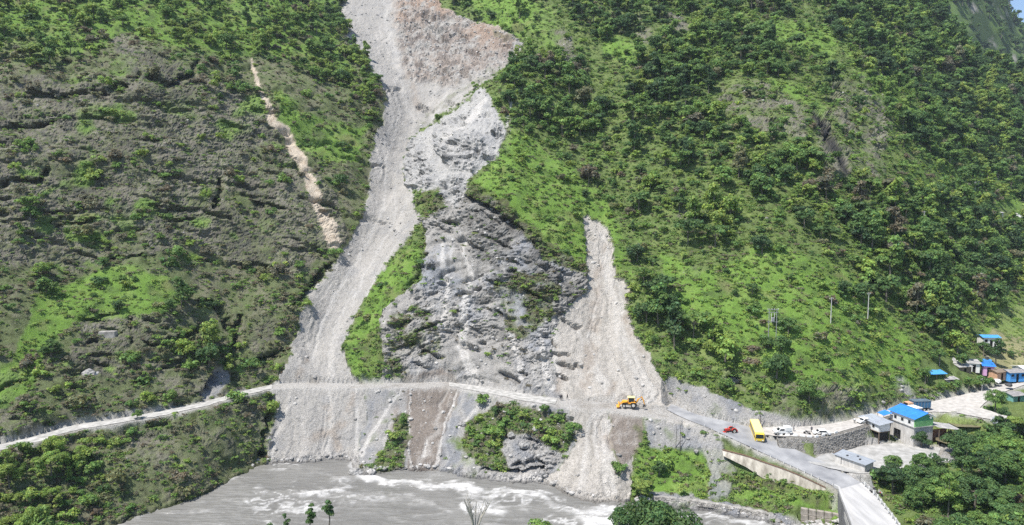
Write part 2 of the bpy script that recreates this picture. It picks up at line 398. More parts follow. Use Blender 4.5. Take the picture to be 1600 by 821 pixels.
for p_, v in [([(45, 500), (60, 460), (120, 430), (190, 415), (260, 430), (290, 480), (200, 500), (120, 505), (80, 540), (50, 600), (10, 640), (-60, 640), (20, 560)], 1),
              ([(120, 250), (150, 250), (150, 290), (60, 300), (65, 292), (110, 280)], .8), ([(120, 165), (190, 160), (200, 185), (120, 195)], .6),
              ([(-60, -60), (300, -60), (540, -60), (530, 60), (560, 120), (480, 110), (420, 90), (360, 90), (280, 80), (200, 50), (120, 90), (-60, 70)], .8),
              ([(430, 130), (480, 180), (560, 200), (580, 180), (560, 260), (500, 250), (440, 200)], .8),
              ([(560, 600), (545, 560), (545, 535), (565, 480), (590, 430), (640, 380), (655, 395), (640, 440), (600, 480), (585, 530), (590, 590)], 1),
              ([(725, 290), (760, 270), (800, 200), (880, 250), (960, 330), (990, 440), (925, 440), (905, 410), (840, 365), (770, 310)], 1),
              ([(1130, 50), (1240, 35), (1300, 50), (1310, 100), (1280, 90), (1230, 60)], .9),
              ([(960, 370), (1020, 380), (1060, 480), (1150, 560), (1250, 600), (1430, 610), (1440, 560), (1380, 470), (1300, 400), (1200, 380), (1100, 430), (1000, 370)], .9),
              ([(1180, 120), (1250, 130), (1300, 170), (1280, 190), (1260, 160)], .8), ([(1400, 260), (1600, 240), (1600, 330), (1500, 320), (1400, 290)], .5),
              ([(1000, 700), (1100, 703), (1110, 745), (1100, 775), (1010, 775), (985, 760)], 1), ([(1140, 740), (1180, 750), (1310, 775), (1312, 810), (1250, 795), (1150, 775)], 1),
              ([(1320, 715), (1340, 745), (1310, 740)], .8), ([(1290, 30), (1350, 100), (1450, 190), (1400, 200), (1340, 110)], .7), ([(1470, 640), (1500, 637), (1500, 645)], 1),
              ([(180, 720), (420, 630), (400, 700), (250, 770)], .35), ([(0, 60), (60, 60), (90, 100), (20, 110)], .5), ([(60, 330), (90, 340), (80, 370), (50, 360)], .7), ([(200, 320), (250, 330), (240, 350), (190, 340)], .5), ([(250, 150), (300, 160), (310, 190), (260, 180)], .5), ([(400, 330), (450, 340), (440, 370), (400, 360)], .5), ([(810, 10), (860, 10), (880, 60), (860, 80), (820, 40)], .6), ([(940, 60), (970, 60), (1000, 90), (980, 110), (940, 80)], .8),
              ([(1540, 480), (1600, 475), (1600, 520), (1540, 520)], 1), ([(1515, 630), (1560, 622), (1565, 640), (1530, 645)], 1), ([(690, -60), (850, -60), (820, 60), (760, 35)], .8)]:
    poly(m, p_, v)
gg = random.Random(40)
for _ in range(75):     # grass pockets on the left face
    x, y = gg.uniform(-60, 560), gg.uniform(100, 600); a = gg.uniform(6, 26); b = a * gg.uniform(.35, .8)
    if x > 400 and y > 330: continue
    poly(m, [(x + a * math.cos(t * .7) * gg.uniform(.7, 1.2), y + b * math.sin(t * .7) * gg.uniform(.7, 1.2)) for t in range(9)], gg.uniform(.5, 1), 'max')
M['grass'] = boxblur(boxblur(m, 4), 3)
m = blank()    # terraced fields, bare or with crop
poly(m, [(1525, 560), (1545, 520), (1560, 495), (1560, 482), (1660, 470), (1660, 575), (1540, 580)], 1)
poly(m, [(1560, 500), (1625, 500), (1625, 520), (1560, 520)], .7)
poly(m, [(1465, 640), (1530, 648), (1545, 668), (1500, 685), (1455, 690), (1440, 670)], .9)
M['field'] = boxblur(m, 2)
m = blank()    # brownish shrubs and weeds on the rock faces
for p_, v in [([(560, 540), (600, 500), (655, 475), (690, 520), (690, 545), (650, 560), (640, 598), (575, 598)], .52), ([(655, 300), (690, 295), (700, 320), (665, 345)], .8), ([(770, 440), (850, 420), (880, 450), (860, 500), (820, 530), (790, 520)], .65),
              ([(725, 285), (760, 290), (840, 355), (910, 410), (920, 440), (860, 410), (780, 330), (730, 305)], .8), ([(730, 240), (690, 235), (640, 280), (700, 290)], .0),
              ([(615, 655), (640, 645), (640, 700), (635, 732), (590, 742), (572, 735), (600, 705), (615, 680)], 1), ([(725, 700), (730, 665), (770, 635), (800, 628), (850, 640), (885, 650), (897, 690), (880, 708), (860, 695), (830, 680), (790, 680), (775, 700), (800, 735), (760, 735)], 1),
              ([(800, 430), (820, 420), (830, 450), (800, 455)], .8), ([(700, 150), (770, 105), (780, 115), (700, 165), (640, 210), (640, 200)], .55), ([(765, 52), (800, 52), (812, 66), (780, 66)], .9),
              ([(970, 640), (1000, 650), (1010, 720), (985, 730), (998, 690)], .5), ([(1105, 690), (1300, 740), (1312, 765), (1200, 722), (1130, 700)], .5), ([(1120, 730), (1180, 745), (1300, 775), (1300, 800), (1200, 770), (1130, 750)], .7)]:
    poly(m, p_, v)
M['weeds'] = boxblur(m, 3)
m = blank()    # ochre debris scar on the left hill
stroke(m, [(393, 95, 2), (400, 118, 4), (408, 145, 4), (418, 165, 6), (425, 190, 8), (450, 205, 7), (462, 235, 13), (475, 262, 9), (490, 300, 11), (500, 325, 10), (512, 345, 16), (520, 380, 13)], 8)
M['ochre'] = m
m = blank()    # pale streaks of fine debris
for s_ in [[(640, 610, 1.5), (640, 700, 2), (645, 735, 3)], [(715, 610, 2), (700, 650, 2), (688, 700, 3), (680, 735, 5)], [(765, 615, 4), (740, 645, 4), (722, 668, 3)], [(625, 615, 3), (600, 650, 3), (580, 680, 4), (565, 710, 6)],
           [(722, 370, 2), (735, 430, 5), (728, 480, 8), (720, 540, 10), (740, 590, 12)], [(690, 380, 4), (700, 450, 6), (690, 520, 7)], [(790, 470, 3), (800, 530, 6), (815, 590, 8)], [(845, 500, 3), (850, 560, 7), (860, 605, 9)], [(745, 180, 9), (700, 215, 5)], [(760, 160, 6), (720, 200, 6)], [(600, 505, 2), (655, 487, 5), (680, 480, 3)], [(800, 150, 2), (790, 200, 3)], [(668, 690, 2), (662, 715, 3)],
           [(860, 755, 5), (830, 745, 6), (760, 752, 4)]]:
    stroke(m, s_, 3)
M['pale'] = m
m = blank()    # darker mud streaks down the second slide and the foot of the first
for s_ in [[(935, 420, 5), (930, 480, 12), (925, 540, 14), (915, 600, 12)], [(945, 380, 5), (940, 420, 6)], [(985, 470, 5), (975, 500, 7), (1010, 560, 4)], [(880, 560, 6), (870, 610, 8)], [(480, 690, 12), (540, 660, 8), (550, 620, 10)], [(510, 640, 10), (530, 700, 8)],
           [(640, 120, 6), (655, 170, 8)], [(960, 600, 6), (940, 640, 7)], [(620, 640, 5), (612, 680, 6)], [(480, 560, 6), (465, 590, 8)], [(930, 660, 6), (960, 700, 8), (985, 740, 8)]]:
    stroke(m, s_, 3)
M['brown'] = boxblur(m, 3)
m = blank()    # depth of hollows, clefts and overhangs in metres
for s_, v in [([(40, 150, 3), (100, 147, 4), (150, 145, 6), (190, 138, 9), (215, 118, 4)], 3.6), ([(230, 120, 4), (265, 135, 7), (300, 120, 6), (310, 95, 5)], 3.6), ([(342, 285, 4), (343, 300, 6), (336, 322, 5)], 5),
              ([(378, 420, 4), (400, 425, 8), (440, 420, 4)], 4), ([(375, 500, 4), (368, 540, 8), (358, 570, 8), (372, 600, 9)], 5), ([(300, 460, 5), (340, 480, 6), (365, 520, 7)], 3), ([(90, 353, 3), (130, 350, 5), (150, 345, 2)], 3),
              ([(0, 285, 6), (60, 282, 5), (75, 265, 4)], 3.2), ([(0, 195, 5), (60, 195, 5), (85, 190, 3)], 3), ([(165, 405, 4), (210, 400, 3), (240, 402, 2)], 3), ([(400, 320, 3), (420, 322, 4), (446, 327, 4)], 3),
              ([(405, 570, 6), (425, 560, 9), (440, 550, 6)], 4), ([(460, 480, 5), (490, 450, 6), (520, 415, 4)], 4), ([(735, 312, 6), (760, 322, 6), (790, 345, 9), (815, 360, 5)], 3.2),
              ([(1145, 590, 9), (1158, 598, 7)], 4), ([(430, 625, 6), (418, 660, 6), (412, 700, 5), (405, 722, 5)], 3.5), ([(540, 0, 4), (530, 25, 5)], 2.5), ([(655, 345, 3), (662, 400, 5), (657, 430, 4)], 2.0), ([(340, 590, 10), (320, 612, 8)], 2.5),
              ([(755, 735, 4), (820, 738, 5), (850, 728, 4)], 2.4), ([(560, 738, 4), (600, 741, 4), (640, 738, 3)], 1.6), ([(1296, 180, 2), (1300, 230, 3)], 3), ([(130, 505, 3), (200, 490, 3), (205, 535, 4)], 2.2), ([(240, 650, 2), (300, 620, 6), (340, 600, 6)], 1.6)]:
    stroke(m, s_, 4, v)
M['cleft'] = boxblur(m, 2)
m = blank(); md_ = blank(); mp_ = blank()
gs = random.Random(5)      # runnels down both slides
for rows, n_ in (([(-60, 545, 620), (0, 545, 620), (60, 548, 640), (120, 590, 660), (180, 605, 680), (250, 585, 645), (300, 582, 645), (350, 560, 650), (400, 535, 610), (450, 498, 580), (500, 470, 560), (560, 455, 545), (600, 430, 555), (660, 425, 560), (725, 420, 555)], 24),
                 ([(340, 912, 935), (380, 915, 958), (430, 918, 962), (470, 900, 985), (520, 870, 995), (570, 872, 1025), (620, 885, 1060), (660, 895, 960), (720, 880, 970), (775, 860, 980)], 22),
                 ([(100, 650, 800), (150, 650, 740), (200, 640, 690), (260, 600, 640)], 12), ([(600, 570, 890), (660, 570, 890), (735, 560, 880)], 16), ([(340, 690, 740), (400, 680, 800), (500, 640, 870), (600, 620, 880)], 14)):
    R_ = np.array(rows, float)
    for _ in range(n_):
        u0 = gs.uniform(.04, .96); dr = gs.gauss(0, .12); ya = gs.uniform(R_[0, 0], R_[-2, 0]); yb = min(R_[-1, 0], ya + gs.uniform(60, 420)); P_ = []
        kk = max(4, int((yb - ya) / 14)); wd = gs.uniform(1.2, 4.5)
        for i in range(kk + 1):
            y = ya + (yb - ya) * i / kk; u = min(max(u0 + dr * i / kk + gs.gauss(0, .012), .02), .98)
            l_ = np.interp(y, R_[:, 0], R_[:, 1]); r_ = np.interp(y, R_[:, 0], R_[:, 2]); P_.append((l_ + (r_ - l_) * u, y, wd * (.5 + .8 * i / kk)))
        stroke(m, P_, 3, gs.uniform(.25, .95)); stroke(md_ if gs.random() < .55 else mp_, [(a + 2, b, c * 1.5) for a, b, c in P_], 3, gs.uniform(.4, 1))
M['runnel'] = boxblur(m, 1); M['rdark'] = boxblur(md_, 1); M['rpale'] = boxblur(mp_, 1)
m = blank()
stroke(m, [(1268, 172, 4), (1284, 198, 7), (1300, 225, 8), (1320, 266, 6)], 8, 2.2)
gl = random.Random(77)     # broken ledges across the left face and the cliffs
for zone, n_, ln, dip in (((-60, 540, 95, 420), 95, (18, 95), .10), ((100, 320, 485, 600), 22, (12, 45), .1), ((-60, 400, 560, 740), 26, (14, 50), -.2), ((640, 790, 150, 300), 26, (8, 26), .1), ((640, 900, 300, 590), 60, (10, 50), .38), ((600, 720, 440, 560), 16, (15, 50), -.35),
                          ((1120, 1260, 135, 220), 12, (8, 26), .3), ((1290, 1400, 100, 280), 20, (8, 26), .4), ((740, 880, 650, 735), 16, (8, 30), .2), ((620, 800, 10, 130), 26, (8, 30), .3)):
    for _ in range(n_):
        x = gl.uniform(zone[0], zone[1]); y = gl.uniform(zone[2], zone[3]); L = gl.uniform(*ln); a = dip + gl.gauss(0, .16); P_ = []
        k = max(3, int(L / 9)); wd = gl.uniform(1.8, 4.2) * (1.25 if L > 40 else 1)
        for i in range(k + 1):
            P_.append((x + L * i / k, y + L * a * i / k + gl.uniform(-2.4, 2.4), wd * math.sin(math.pi * (i + .4) / (k + .8)) + .8))
        stroke(m, P_, 3, gl.uniform(1.3, 3.4))
M['pit'] = boxblur(m, 1)
for k_ in ('slide', 'white', 'cliff', 'left'):
    M[k_] = boxblur(M[k_], 1)

# ------------------------------------------------------------------ ground sheet: a grid fanned out from the viewing side, denser where it stands steep
NC, NR = 1090, 610
S_ = (np.linspace(-270, 1870, NC) - 800) / K
Yc = np.exp(np.linspace(math.log(38), math.log(760), 420))
SS, YY = np.meshgrid(S_, Yc, indexing='ij')
sub = slice(None, None, 6)
Zc6 = macro(SS[sub] * YY[sub], YY[sub])
Zc = np.empty(SS.shape)
ids = np.arange(NC)[sub]
for j in range(Zc.shape[1]): Zc[:, j] = np.interp(np.arange(NC), ids, Zc6[:, j])
Zc = np.maximum(Zc, -3)
_, PYc = project(SS * YY, YY, Zc)
dp = np.abs(np.diff(PYc, axis=1)) * np.where((PYc[:, 1:] > 1050) | (PYc[:, 1:] < -200), .12, 1.0) + .10 * np.diff(YY, axis=1)
cost = np.concatenate([np.zeros((NC, 1)), np.cumsum(dp, 1)], 1)
kern = np.ones(31) / 31
for j in range(cost.shape[1]):
    cost[:, j] = np.convolve(np.pad(cost[:, j], 15, mode='edge'), kern, 'valid')
YG = np.empty((NC, NR))
for i in range(NC):
    YG[i] = np.interp(np.linspace(0, cost[i, -1], NR), cost[i], Yc)
SG = np.repeat(S_[:, None], NR, 1)
XG = SG * YG
ZM = macro(XG, YG)
ZG, RD = carve(XG, YG, ZM)
ZG = np.where((ZG < 0.4) & (RD > 3), np.maximum(ZG, -4.0), ZG)
PX, PY = project(XG, YG, ZG)
# wobble the outlines so that no traced edge stays straight
wx = fbm(XG, YG, ZG, 11, 4) * 11 + fbm(XG, YG, ZG, 2.2, 2) * 5
wy = fbm(XG + 50, YG - 31, ZG, 11, 4) * 11 + fbm(XG - 70, YG, ZG, 2.2, 2) * 5
Q = {k_: sample(v, PX + wx, PY + wy) for k_, v in M.items()}
for k_ in ('ochre', 'pale', 'field', 'brown'):
    Q[k_] = sample(M[k_], PX + wx * .45, PY + wy * .45)
Q['cleft'] = sample(M['cleft'], PX + wx * .9, PY + wy * .9) * (.25 + .75 * sstep(-.25, .12, fbm(XG, YG, ZG, 4, 3)))
Q['pit'] = sample(M['pit'], PX + wx * .5, PY + wy * .5) * sstep(-.5, .1, fbm(XG, YG, ZG, 5, 3)) 
for k_ in ('runnel', 'rdark', 'rpale'): Q[k_] = sample(M[k_], PX + wx * .5, PY + wy * .5)
flat = 1 - sstep(.3, 2.5, RD)          # on and next to roads
slide = sstep(.35, .65, Q['slide']); cliff = sstep(.35, .65, Q['cliff']) * (1 - slide)
white = sstep(.35, .65, Q['white']); slide = slide * (1 - white)
left = Q['left']; talus = Q['talus'] * (1 - slide); dirt = Q['dirt']
nb = fbm(XG, YG, ZG, 14, 4)
bare = sstep(.30, .75, Q['bare'] + nb * .75 + fbm(XG, YG, ZG, 3.5, 3) * .35)
crag = np.clip(Q['crags'] + .12, 0, 1) * white
crf = .30 + .70 * sstep(-.15, .2, fbm(XG, YG, ZG, 17, 3)) 
rocky = np.clip(np.maximum(bare * (.55 + .45 * left), cliff * np.maximum(crf, Q['darkcliff'])), 0, 1)
soft = np.clip(slide + talus + dirt, 0, 1)
weeds = sstep(.35, .75, Q['weeds'] + fbm(XG, YG, ZG, 5, 3) * .5) * (1 - slide * .5)
# normals of the smooth ground (for pushing rock in and out)
def grid_normals(X, Y_, Z):
    P_ = np.stack([X, Y_, Z], -1)
    du = np.gradient(P_, axis=0); dv = np.gradient(P_, axis=1)
    n = np.cross(du, dv); n /= np.linalg.norm(n, axis=-1, keepdims=True) + 1e-9
    n[n[..., 2] < 0] *= -1
    return n
_b0, _b1 = at_z(1251, 793, 3.9), at_z(1313, 803, 3.9)
_ln = _b0.y + (XG - _b0.x) * (_b1.y - _b0.y) / (_b1.x - _b0.x)
ZG = np.where((XG > _b0.x - 1) & (XG < _b1.x + .4) & (YG < _ln + .1) & (YG > 136), np.minimum(ZG, .5), ZG)
N0 = grid_normals(XG, YG, ZG)
near_w = 1 - sstep(500, 720, YG) * .3
dg = fbm(XG, YG, ZG, 26, 3) * 3.2 * (1 - soft) + fbm(XG, YG, ZG, 7, 3) * 1.0 * (1 - soft * .75)
# rock: blocks and ledges along tilted beds
vv = ZG * .92 + XG * np.where(left > .5, .22, -.22) + YG * .2 + fbm(XG, YG, ZG, 12, 2) * 5
saw = (vv / 3.6) % 1.0; saw2 = (vv / 1.35 + .3) % 1.0
ledge = (saw ** .6 * 1.0) * sstep(-.25, .35, fbm(XG, YG, ZG, 10, 2)) + .42 * saw2 * sstep(-.3, .3, fbm(XG + 9, YG, ZG, 4, 2))
rid = ridged(XG, YG, ZG, 9, 4)
cell = np.abs(perlin(XG / 2.1, YG / 3, ZG / 1.3)) + .6 * np.abs(perlin(XG / .9, YG / 1.4, ZG / .7))
rl = rocky * np.where(left > .5, .75, 1.0)
dg += rl * (ledge * np.where(left > .5, 1.1, 1.8) + rid * np.where(left > .5, .5, .8) + cell * .9 - 1.1)
fall = ridged(XG + fbm(XG, YG, ZG, 9, 2) * 3, YG * .25, ZG * .12, 7, 4)
dg += cliff * (fall * 1.2 - .4)
bed = ZG * 1.5 + XG * np.where(left > .5, .24, -.30) * 1.5
fac = np.round(fbm(XG * .42, YG * .3, bed, 6, 3) * 7) / 7 * 2.8 + np.round(fbm(XG * .5 + 31, YG * .3, bed, 2.2, 2) * 4) / 4 * .9
dg += (rl * .9 + crag + Q['scar'] * slide * .7) * fac
dg += crag * (rid * 1.4 + cell * 1.8 + ledge * 1.4 - .7) + white * fbm(XG * 1.3, YG * .3, 0, 4, 4) * .9
mean_ = fbm(XG, YG, 0, 22, 3) * 9 + fbm(XG, YG, 3, 7, 2) * 2
strx = fbm(XG + mean_, (YG + mean_) * .13, 0, 4.5, 5)
dg += slide * (strx * .42 + fbm(XG, YG, ZG, 1.5, 2) * .2 + np.maximum(0, fbm(XG, YG, ZG, 2.4, 2) - .12) * .6)
dg += Q['scar'] * slide * (ridged(XG, YG, ZG, 8, 4) * 2.4 + cell * .9)
dg += (talus + dirt) * strx * .35
dg -= Q['pit'] * 1.0 + Q['runnel'] * (.10 + .42 * sstep(-.1, .3, nb)) * np.clip(slide + talus + dirt + cliff * .6, 0, 1)
dg += (rocky + crag) * (ridged(XG * .5, YG * .4, bed, 1.3, 3) * .38 - .1)
dg *= (1 - flat)
lowb = sstep(-.5, 1.2, ZG)
dg *= .25 + .75 * lowb
# stones at the water's edge
wedge = np.exp(-((ZG - .5) / 1.1) ** 2) * (1 - flat)
dg += wedge * (cell * 1.3 - .25)
nh = N0.copy(); nh[..., 2] = 0; nh /= np.linalg.norm(nh, axis=-1, keepdims=True) + 1e-6
_k = np.clip(.65 * (rocky + crag), 0, .65)[..., None]
hor = N0 * (1 - _k) + nh * _k
_cl = (Q['cleft'] * 1.7 * (1 - flat))[..., None]
XD = XG + hor[..., 0] * dg - nh[..., 0] * _cl[..., 0]; YD = YG + hor[..., 1] * dg - nh[..., 1] * _cl[..., 0]; ZD = ZG + hor[..., 2] * dg
N1 = grid_normals(XD, YD, ZD)
steep = N1[..., 2]
PX, PY = project(XD, YD, ZD)

# ------------------------------------------------------------------ ground colour (surface colours, plus shade painted into the rock cleft)
def C3(*c): return np.array(c, np.float32)
def mixc(a, b, t): return a * (1 - t[..., None]) + b * t[..., None]
one = np.ones(XG.shape + (3,), np.float32)
n1 = fbm(XG, YG, ZG, 6, 4); n2 = fbm(XG + 40, YG, ZG, 2.0, 3); n3 = fbm(XG, YG + 77, ZG, 30, 3); n4 = fbm(XG, YG, ZG + 33, .9, 2)
gb = one * C3(.128, .222, .042)
gb = mixc(gb, one * C3(.180, .255, .068), sstep(-.1, .5, n1))
gb = mixc(gb, one * C3(.080, .125, .036), sstep(.05, .5, -n1 + n2 * .4))
gb = mixc(gb, one * C3(.165, .165, .075), sstep(.1, .45, fbm(XG + 91, YG, ZG, 11, 4)) * .7)
go = one * C3(.120, .165, .055)
go = mixc(go, one * C3(.150, .190, .065), sstep(-.2, .4, n1))
go = mixc(go, one * C3(.060, .085, .025), sstep(.0, .4, n2))
lo = one * C3(.125, .150, .068)
lo = mixc(lo, one * C3(.165, .160, .108), sstep(-.2, .3, n1 + n2 * .3))
lo = mixc(lo, one * C3(.070, .085, .035), sstep(.05, .45, n2 - n1 * .3))
gmask = sstep(.15, .85, Q['grass'] + n3 * .45 + n1 * .45 + n2 * .2 + .10 * (1 - left))
col = mixc(mixc(go, lo, np.clip(left, 0, 1)), gb, gmask)
rk = one * C3(.178, .160, .135)
rk = mixc(rk, one * C3(.27, .25, .215), sstep(-.1, .45, n1 + cell * .2))
_dk = sstep(.02, .3, fbm(XG * .8, YG * .25, ZG * .35, 16, 4)) * left
rk = mixc(rk, rk * .62, _dk)
rk = mixc(rk, one * C3(.085, .083, .075), sstep(.0, .35, n2 * .4 + fbm(XG * .35, YG * .2, bed, 3.0, 3)))
rk = mixc(rk, one * C3(.12, .14, .062), sstep(-.12, .25, n4 + n1 * .6) * .8)
col = mixc(col, rk, bare * np.where(left > .5, .86, .9) * (1 - gmask * .8))
cl = one * C3(.300, .288, .268)
st2 = fbm(XG, YG * .15, ZG * .15, 2.6, 4); bd2 = fbm(XG * .3, YG * .2, bed, 2.4, 4)
cl = mixc(cl, one * C3(.40, .39, .375), sstep(.05, .35, n3 * .5 + st2 * .7 + bd2 * .4))
cl = mixc(cl, one * C3(.25, .258, .272), sstep(.0, .25, n3 + n2 * .2))
cl = mixc(cl, one * C3(.12, .118, .11), sstep(.08, .32, bd2 + n1 * .35) * .75)
dk = mixc(one * C3(.20, .195, .180), one * C3(.11, .105, .095), sstep(-.2, .3, n2 + n1 * .5))
cl = mixc(cl, dk, Q['darkcliff'] * sstep(-.4, .2, n1 + .1) * .85)
col = mixc(col, cl, cliff)
wr = mixc(one * C3(.37, .362, .345), one * C3(.31, .307, .30), sstep(-.1, .3, fbm(XG * 1.3, YG * .3, 0, 4, 4) + n1 * .3))
wr = mixc(wr, one * C3(.13, .13, .125), sstep(.1, .35, n2 * .4 + fbm(XG * .5, YG * .3, bed, 2.5, 3)) * np.clip(Q['crags'] * 1.2, 0, 1) * .9)
sl = one * C3(.335, .320, .296)
sl = mixc(sl, one * C3(.395, .375, .345), sstep(0, .4, strx))
sl = mixc(sl, one * C3(.30, .292, .28), sstep(.0, .4, n1 + n2 * .3) * .8)
sl = mixc(sl, one * C3(.25, .24, .225), sstep(.15, .5, n4 + n2 * .3) * .35)
sr = mixc(one * C3(.405, .378, .34), one * C3(.315, .295, .265), sstep(-.1, .4, strx + n2 * .3))
sl = mixc(sl, sr, sstep(820, 870, PX) * sstep(280, 330, PY))
sc_ = mixc(one * C3(.29, .235, .195), one * C3(.17, .14, .12), sstep(-.1, .35, n1 + n2 * .5))
sc_ = mixc(sc_, one * C3(.35, .24, .17), sstep(.0, .3, n3) * sstep(100, 30, PY) * .8)
sl = mixc(sl, sc_, Q['scar'] * sstep(-.35, .15, n1 + n3 * .4) * .85)
col = mixc(col, sl, slide)
col = mixc(col, wr, white)
ta = mixc(one * C3(.305, .295, .28), one * C3(.215, .22, .23), sstep(-.1, .35, n1 * .6 + strx * .8 + n2 * .3))
col = mixc(col, ta, np.clip(talus, 0, 1) * sstep(-.6, -.1, n1))
di = mixc(one * C3(.20, .172, .148), one * C3(.29, .262, .235), sstep(.05, .4, n2 + strx * .5))
col = mixc(col, di, sstep(.25, .75, dirt + n1 * .35 + n2 * .15))
oc = mixc(one * C3(.50, .43, .34), one * C3(.40, .33, .25), sstep(0, .3, n2))
_sm = np.clip(slide + talus + cliff * .7, 0, 1)
col = mixc(col, col * .66, np.clip(Q['rdark'], 0, 1) * _sm * .5 * sstep(-.3, .2, n1))
col = mixc(col, one * C3(.47, .455, .43), np.clip(Q['rpale'], 0, 1) * _sm * .5)
col = mixc(col, one * C3(.29, .25, .21), np.clip(Q['brown'], 0, 1) * .75 * sstep(-.35, .15, n1 + n2 * .4))
col = mixc(col, oc, sstep(.2, .5, Q['ochre'] + n2 * .35))
col = mixc(col, one * C3(.50, .48, .45), sstep(.25, .8, Q['pale'] + n2 * .45) * .7)
we = mixc(one * C3(.105, .13, .045), one * C3(.085, .08, .05), sstep(-.2, .3, n2))
col = mixc(col, we, weeds * .9)
_tr = (YG * .16 + n3 * .8 + XG * .02) % 1.0; _ti = np.floor(YG * .16 + n3 * .8 + XG * .02)
fi = mixc(one * C3(.19, .24, .08), one * C3(.26, .25, .13), (np.sin(_ti * 12.9) > .1) * 1.0)
fi = mixc(fi, one * C3(.11, .13, .05), sstep(.80, .95, _tr))
col = mixc(col, fi, np.clip(Q['field'], 0, 1))
rs = mixc(one * C3(.40, .385, .36), one * C3(.30, .28, .25), sstep(-.1, .4, n1))
col = mixc(col, rs, (1 - sstep(.6, 2.0, RD + n2 * 1.2)) * .9)
wet = (1 - sstep(.1, .8, ZD + n2 * .4)) * (1 - flat)
col = col * (1 - .55 * wet[..., None])
col = col * (1 + .22 * n4[..., None] * (1 - flat[..., None]))
_cn_shade = blank(); stroke(_cn_shade, [(1266, 168, 5), (1274, 184, 8), (1288, 200, 9), (1294, 218, 12), (1310, 238, 9), (1320, 268, 8)], 8, 1.0)  # shade of the rock cleft, painted near-black into the ground colour
col = mixc(col, one * C3(.035, .035, .034), sample(boxblur(_cn_shade, 1), PX + wx * .3, PY + wy * .3))
col = np.clip(col, .01, .8)
DENS = {}      # kept for planting
# ------------------------------------------------------------------ materials
def new_mat(name):
    m_ = bpy.data.materials.new(name); m_.use_nodes = True
    b = m_.node_tree.nodes['Principled BSDF']
    return m_, m_.node_tree, b
def _setrough(b, r, spec=.3):
    b.inputs['Roughness'].default_value = r
    b.inputs['Specular IOR Level'].default_value = spec
def ground_mat():
    m_, t, b = new_mat('ground')
    at = t.nodes.new('ShaderNodeVertexColor'); at.layer_name = 'Col'
    n = t.nodes.new('ShaderNodeTexNoise'); n.inputs['Scale'].default_value = 2.4; n.inputs['Detail'].default_value = 8; n.inputs['Roughness'].default_value = .7
    g = t.nodes.new('ShaderNodeNewGeometry')
    t.links.new(g.outputs['Position'], n.inputs['Vector'])
    mr = t.nodes.new('ShaderNodeMapRange'); mr.inputs[1].default_value = .3; mr.inputs[2].default_value = .7; mr.inputs[3].default_value = .62; mr.inputs[4].default_value = 1.34
    t.links.new(n.outputs[0], mr.inputs[0])
    mx = t.nodes.new('ShaderNodeVectorMath'); mx.operation = 'SCALE'
    t.links.new(at.outputs[0], mx.inputs[0]); t.links.new(mr.outputs[0], mx.inputs['Scale'])
    t.links.new(mx.outputs[0], b.inputs['Base Color'])
    bp = t.nodes.new('ShaderNodeBump'); bp.inputs['Strength'].default_value = .9; bp.inputs['Distance'].default_value = .55
    t.links.new(n.outputs[0], bp.inputs['Height']); t.links.new(bp.outputs[0], b.inputs['Normal'])
    _setrough(b, .95, .12)
    return m_
def mat(name, color, rough=.7, var=.15, scale=3.0, metal=0.0, bump=0.0, spec=.35, streak=None, c2=None):
    """plain surface colour with procedural unevenness"""
    m_, t, b = new_mat(name)
    tc = t.nodes.new('ShaderNodeTexCoord')
    n = t.nodes.new('ShaderNodeTexNoise'); n.inputs['Scale'].default_value = scale; n.inputs['Detail'].default_value = 6
    if streak:
        mp = t.nodes.new('ShaderNodeMapping'); mp.inputs['Scale'].default_value = streak
        t.links.new(tc.outputs['Object'], mp.inputs[0]); t.links.new(mp.outputs[0], n.inputs['Vector'])
    else:
        t.links.new(tc.outputs['Object'], n.inputs['Vector'])
    r = t.nodes.new('ShaderNodeValToRGB')
    r.color_ramp.elements[0].position = .3; r.color_ramp.elements[1].position = .7
    a = [max(0, c * (1 - var)) for c in color]; bb = c2 if c2 else [min(1, c * (1 + var)) for c in color]
    r.color_ramp.elements[0].color = (*a, 1); r.color_ramp.elements[1].color = (*bb, 1)
    t.links.new(n.outputs[0], r.inputs[0]); t.links.new(r.outputs[0], b.inputs['Base Color'])
    b.inputs['Metallic'].default_value = metal
    _setrough(b, rough, spec)
    if bump:
        bp = t.nodes.new('ShaderNodeBump'); bp.inputs['Strength'].default_value = .7; bp.inputs['Distance'].default_value = bump
        t.links.new(n.outputs[0], bp.inputs['Height']); t.links.new(bp.outputs[0], b.inputs['Normal'])
    return m_
def tag(o, label=None, cat=None, group=None, kind=None):
    if label: o['label'] = label
    if cat: o['category'] = cat
    if group: o['group'] = group
    if kind: o['kind'] = kind
    return o
def np_mesh(name, V, F, mats, cols=None, smooth=True):
    me = bpy.data.meshes.new(name)
    V = np.ascontiguousarray(V, np.float32); F = np.ascontiguousarray(F, np.int32)
    k = F.shape[1]
    me.vertices.add(len(V)); me.vertices.foreach_set('co', V.ravel())
    me.loops.add(F.size); me.loops.foreach_set('vertex_index', F.ravel())
    me.polygons.add(len(F)); me.polygons.foreach_set('loop_start', np.arange(0, F.size, k, dtype=np.int32))
    if smooth: me.polygons.foreach_set('use_smooth', np.ones(len(F), bool))
    me.update(calc_edges=True)
    if cols is not None:
        a = me.color_attributes.new('Col', 'FLOAT_COLOR', 'POINT')
        a.data.foreach_set('color', np.concatenate([cols, np.ones((len(cols), 1))], 1).astype(np.float32).ravel())
    for m_ in (mats if isinstance(mats, (list, tuple)) else [mats]): me.materials.append(m_)
    o = bpy.data.objects.new(name, me); COL.objects.link(o)
    return o
def grid_faces(nu, nv):
    i = np.arange(nu - 1)[:, None] * nv + np.arange(nv - 1)[None]
    return np.stack([i, i + nv, i + nv + 1, i + 1], -1).reshape(-1, 4)
MG = ground_mat()
